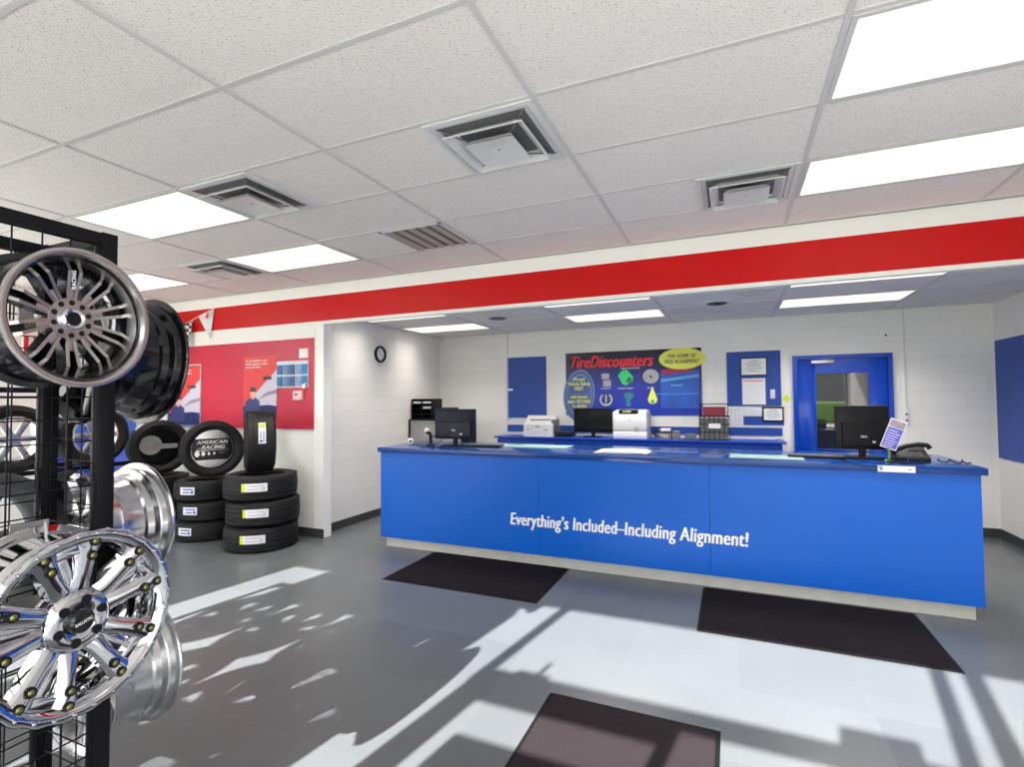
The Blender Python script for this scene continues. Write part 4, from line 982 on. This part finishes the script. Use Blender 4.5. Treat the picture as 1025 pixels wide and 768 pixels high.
# ================================================================ ON THE SERVICE COUNTER
CZ = 1.063
monitor('dark navy monitor seen from behind at the left end of the counter', T(-2.85, 5.02, CZ) @ R(3, 'Z'), .50, .335)
monitor('black monitor seen from behind at the right end of the counter', T(.975, 5.02, CZ) @ R(12, 'Z'), .39, .36, shell='blkp')
def keyboard(label, mx, w=.42):
    t = thing('keyboard', label, 'keyboard', mx, 'keyboards on the counter'); G().box(-w / 2, w / 2, 0, .15, 0, .018, bev=.004).build('body', 'blkp', t)
    g = G()
    for i in range(14):
        for j in range(5): g.box(-w / 2 + .012 + i * (w - .02) / 14, -w / 2 + .012 + (i + .85) * (w - .02) / 14, .012 + j * .026, .034 + j * .026, .018, .024)
    g.build('keys', 'greyd', t)
keyboard('black keyboard in front of the left monitor', T(-2.49, 4.93, CZ) @ R(2, 'Z'))
keyboard('black keyboard left of the right monitor', T(.63, 4.86, CZ) @ R(-3, 'Z'))
# webcam-like gadget and scanner at the far left end
t = thing('barcode_scanner', 'black hand scanner with white top on the counter, left of the monitor', 'scanner', T(-3.16, 5.0, CZ)); G().disc(.05, 0, .012).build('foot', 'blkp', t)
G().tube([(0, 0, .01), (0, .0, .08), (.01, -.03, .13), (-.02, -.07, .15)], .018, 10).build('stem', 'blkp', t); G().lathe([(.0001, .03), (.022, .022), (.03, 0), (.022, -.022), (.0001, -.03)], T(-.02, -.05, .165), n=20).build('head', 'label', t)
t = thing('cable_reel', 'small white round gadget with dark centre at the left end of the counter', 'gadget', T(-3.42, 4.98, CZ + .036) @ R(30, 'Z') @ FRONT)
G().lathe([(.0001, -.02), (.03, -.018), (.036, 0), (.03, .018), (.0001, .02)], n=28).build('shell', 'paper', t); G().disc(.012, .015, .024).build('lens', 'blkp', t)
def cable(label, pts, r=.004, m='blkp'): return tag(G().tube(pts, r, 6).build('cable', m), label, 'cable', 'cables on the counter')
cable('black cable curling left of the left monitor', [(-3.35, 5.0, CZ + .005), (-3.25, 4.92, CZ + .006), (-3.12, 4.85, CZ + .005), (-3.0, 4.88, CZ + .02), (-2.95, 4.93, CZ + .08), (-2.88, 4.97, CZ + .15)])
cable('black cable lying below the left monitor', [(-3.1, 4.8, CZ + .005), (-2.95, 4.76, CZ + .005), (-2.75, 4.82, CZ + .006), (-2.62, 4.78, CZ + .005), (-2.5, 4.83, CZ + .005)])
cable('black cable hanging off the counter edge beside the right monitor', [(.78, 4.85, CZ + .005), (.80, 4.65, CZ + .004), (.82, 4.546, CZ + .002), (.90, 4.543, CZ - .02), (1.0, 4.545, CZ - .012), (1.06, 4.58, CZ + .004), (1.12, 4.75, CZ + .005)], .003)
cable('tangled black cable between the right monitor and the telephone', [(1.05, 4.85, CZ + .006), (1.12, 4.72, CZ + .006), (1.2, 4.70, CZ + .02), (1.22, 4.78, CZ + .03), (1.1, 4.8, CZ + .02), (1.15, 4.66, CZ + .006), (1.3, 4.68, CZ + .006)], .005)
cable('coiled black telephone cord at the right end of the counter', [(1.40 + .014 * k + .012 * math.cos(k * 1.3), 4.80 + .02 * math.sin(k * .5) + .012 * math.sin(k * 1.3), CZ + .018 + .012 * math.sin(k * 1.3)) for k in range(15)], .005)
# desk blotters, newspaper
tag(G().box(-.40, .40, -.17, .17, 0, .004, mx=T(-1.98, 5.17, CZ) @ R(2, 'Z')).build('desk_blotter', 'padgreen'), 'pale green blotter on the counter right of the left keyboard', 'desk blotter', 'green blotters on the counter')
tag(G().box(-.28, .28, -.15, .15, 0, .004, mx=T(.25, 4.83, CZ) @ R(-2, 'Z')).build('desk_blotter', 'padgreen'), 'pale green blotter on the counter left of the right monitor', 'desk blotter', 'green blotters on the counter')
t = thing('paper_pile', 'loose pile of white papers near the middle of the counter', 'papers', T(-.95, 4.86, CZ))
for k in range(4):
    g = G(); n = 8
    x0, x1, y0, y1 = -.25 + .012 * k, .24 - .01 * k, -.17 + .006 * k, .16
    rows = [[g.bm.verts.new((x0 + (x1 - x0) * i / n, y0 + (y1 - y0) * j, .001 + k * .004 + .0025 * abs(math.sin(i * .9 + k)) * (1 if k else .3) + z)) for i in range(n + 1)] for j in (0, 1) for z in (0, .002)]
    for a, b in ((0, 2), (3, 1), (1, 0), (2, 3)):
        for i in range(n): g.bm.faces.new((rows[a][i], rows[a][i+1], rows[b][i+1], rows[b][i]))
    o = g.build('sheet', 'paper', t); o.matrix_local = R((0, 3, -4, 2)[k], 'Z')
# telephone, small sign stand, card holder
t = thing('telephone', 'large black desk telephone at the right end of the counter', 'telephone', T(1.275, 4.93, CZ) @ R(-4, 'Z'))
G().prism([(-.09, 0), (.11, 0), (.11, .085), (-.09, .03)], Matrix(((0,0,1,-.11),(1,0,0,0),(0,1,0,0),(0,0,0,1))), .22).build('base', 'blkp', t)
g = G()
for i in range(3):
    for j in range(4): g.box(-.01 + i * .03, .012 + i * .03, -.07 + j * .03, -.05 + j * .03, .038 + j * .008, .046 + j * .008)
g.build('keys', 'greyd', t)
G().tube([(-.115, -.02, .055), (-.09, -.03, .085), (-.03, -.02, .115), (.05, -.02, .13), (.10, -.02, .125), (.12, -.02, .10)], .019, 10).build('handset', 'blkp', t)
G().box(.0, .10, .05, .085, .09, .11).build('display', 'greyd', t)
t = thing('sign_holder', 'small tilted violet and white printed card standing on the counter', 'sign', T(1.105, 4.80, CZ))
cdp = G().box(-.055, .055, -.0015, .0015, .0, .235, mx=None).build('card', 'paper', t); cdp.matrix_local = T(-.005, 0, .10) @ R(20, 'Y')
G().box(-.049, .049, -.003, -.0015, .008, .165).build('violet_print', mat('violet blue print', (.12, .11, .55), .4), cdp)
G().box(-.049, .049, -.003, -.0015, .170, .225).build('top_print', mat('tan and violet print', (.35, .28, .35), .4, var=.5, vscale=40), cdp)
g = G()
for k in range(7): g.box(-.04, .02 + .01 * (k % 3), -.0036, -.003, .02 + k * .02, .025 + k * .02)
g.build('print_lines', 'label', cdp)
G().tube([(0, 0, .0), (.005, 0, .06), (-.005, .002, .11)], .009).disc(.03, 0, .012).build('clip_stand', mat('olive green clip', (.25, .4, .05), .5), t)
t = thing('name_strip', 'small white strip sign with blue dot on the front edge of the counter', 'sign', T(1.09, CY - .0305, 1.012))
G().box(-.114, .114, -.003, 0, .0, .046, bev=.0012).build('plate', 'paper', t)
G().disc(.009, 0, .0008, T(-.092, -.0031, .023) @ FRONT, n=16).build('blue_dot', 'inkblue', t); G().box(.07, .09, -.0038, -.003, .02, .026).build('mark', 'ink', t)
t = thing('label_strip', 'tiny dark label under the white strip', 'label', T(0, 0, 0)) if False else None

# ================================================================ LEFT WALL DISPLAY (behind the grid rack)
bm_ = ramp_mat('blue tread banner', 'Z', [(0, (.03, .05, .35)), (.5, (.06, .12, .6)), (1, (.08, .25, .7))], .3)
t = thing('tyre_banner', 'tall bright blue banner with tyre tread picture near the left corner', 'banner', T(XL + .003, 4.0, .30))
G().box(0, .01, -.42, .50, 0, 1.35).build('sheet', bm_, t)
g = G()
for k in range(16): g.prism([(-.12, .05 + k * .08), (.16, .12 + k * .08), (.16, .15 + k * .08), (-.12, .08 + k * .08)], T(.0101, 0, 0) @ FACE_X, .002)
g.box(.01, .012, .20, .225, 0, 1.35).build('tread_print', 'navy', t)
g = G()
sg = thing('striped_card', 'red and white striped card seen through the spokes of the upper wheel', 'sign', T(-6.2, 2.80, 1.86))
G().box(-.004, .004, -.17, .17, 0, .36).build('sheet', 'paper', sg)
g = G()
for k in range(5): g.box(.004, .006, -.16 + k * .07, -.125 + k * .07, 0, .36)
g.build('stripe', 'signred', sg); 
# tiered tyre stand: shelves on uprights, tyres with bright wheels
st = thing('tyre_stand', 'dark two tier tyre stand behind the grid rack', 'display stand', T(0, 0, 0))
for y in (1.7, 3.02):
    for x in (-6.75, -6.2): G().box(x - .02, x + .02, y - .02, y + .02, 0, 1.95).build('upright', 'blk', st)
for z in (.92, 1.72):
    for x in (-6.75, -6.2): G().box(x - .018, x + .018, 1.65, 3.72, z - .04, z).build('shelf_rail', 'blk', st)
def tyre_wheel(x, y, z, label, Ro=.33, tilt=0):
    t = thing('tyre_with_wheel', label, 'tyre', T(x, y, z) @ R(tilt, 'Z') @ WX, 'tyres with bright wheels on the stand')
    b = protoB.copy(); COL.objects.link(b); b.name = 'tyre_body'; b.parent = t
    G().lathe([(.205, .09), (.225, .085), (.225, -.085), (.205, -.09), (.19, 0)], n=40).build('rim', 'silver', t)
    for k in range(6): G().box(.03, .20, -.028, .028, .05, .075, bev=.006, mx=Matrix.Rotation(k * PI / 3, 4, 'Z')).build('spoke', 'silver', t)
    G().disc(.05, .045, .085, n=24).build('hub', 'silver', t)
k = 0
for z, n3 in ((.92, 'lower'), (1.72, 'upper')):
    for y, wd in ((1.98, 'nearest'), (2.67, 'middle'), (3.36, 'furthest')):
        if z > 1.5: continue
        tyre_wheel(-6.475, y, z + .30, f'tyre with bright wheel on the {n3} tier of the stand, {wd} of its row')
st2 = thing('tread_display', 'white ribbed tread sample panel above the tyres on the stand', 'display panel', T(-6.47, 2.98, 1.722))
G().box(-.02, .02, -.20, .20, 0, .26).build('panel', 'lilac', st2)
g = G()
for k in range(8): g.box(.02, .03, -.19 + k * .05, -.165 + k * .05, .01, .25)
g.build('ribs', 'signwhite', st2)
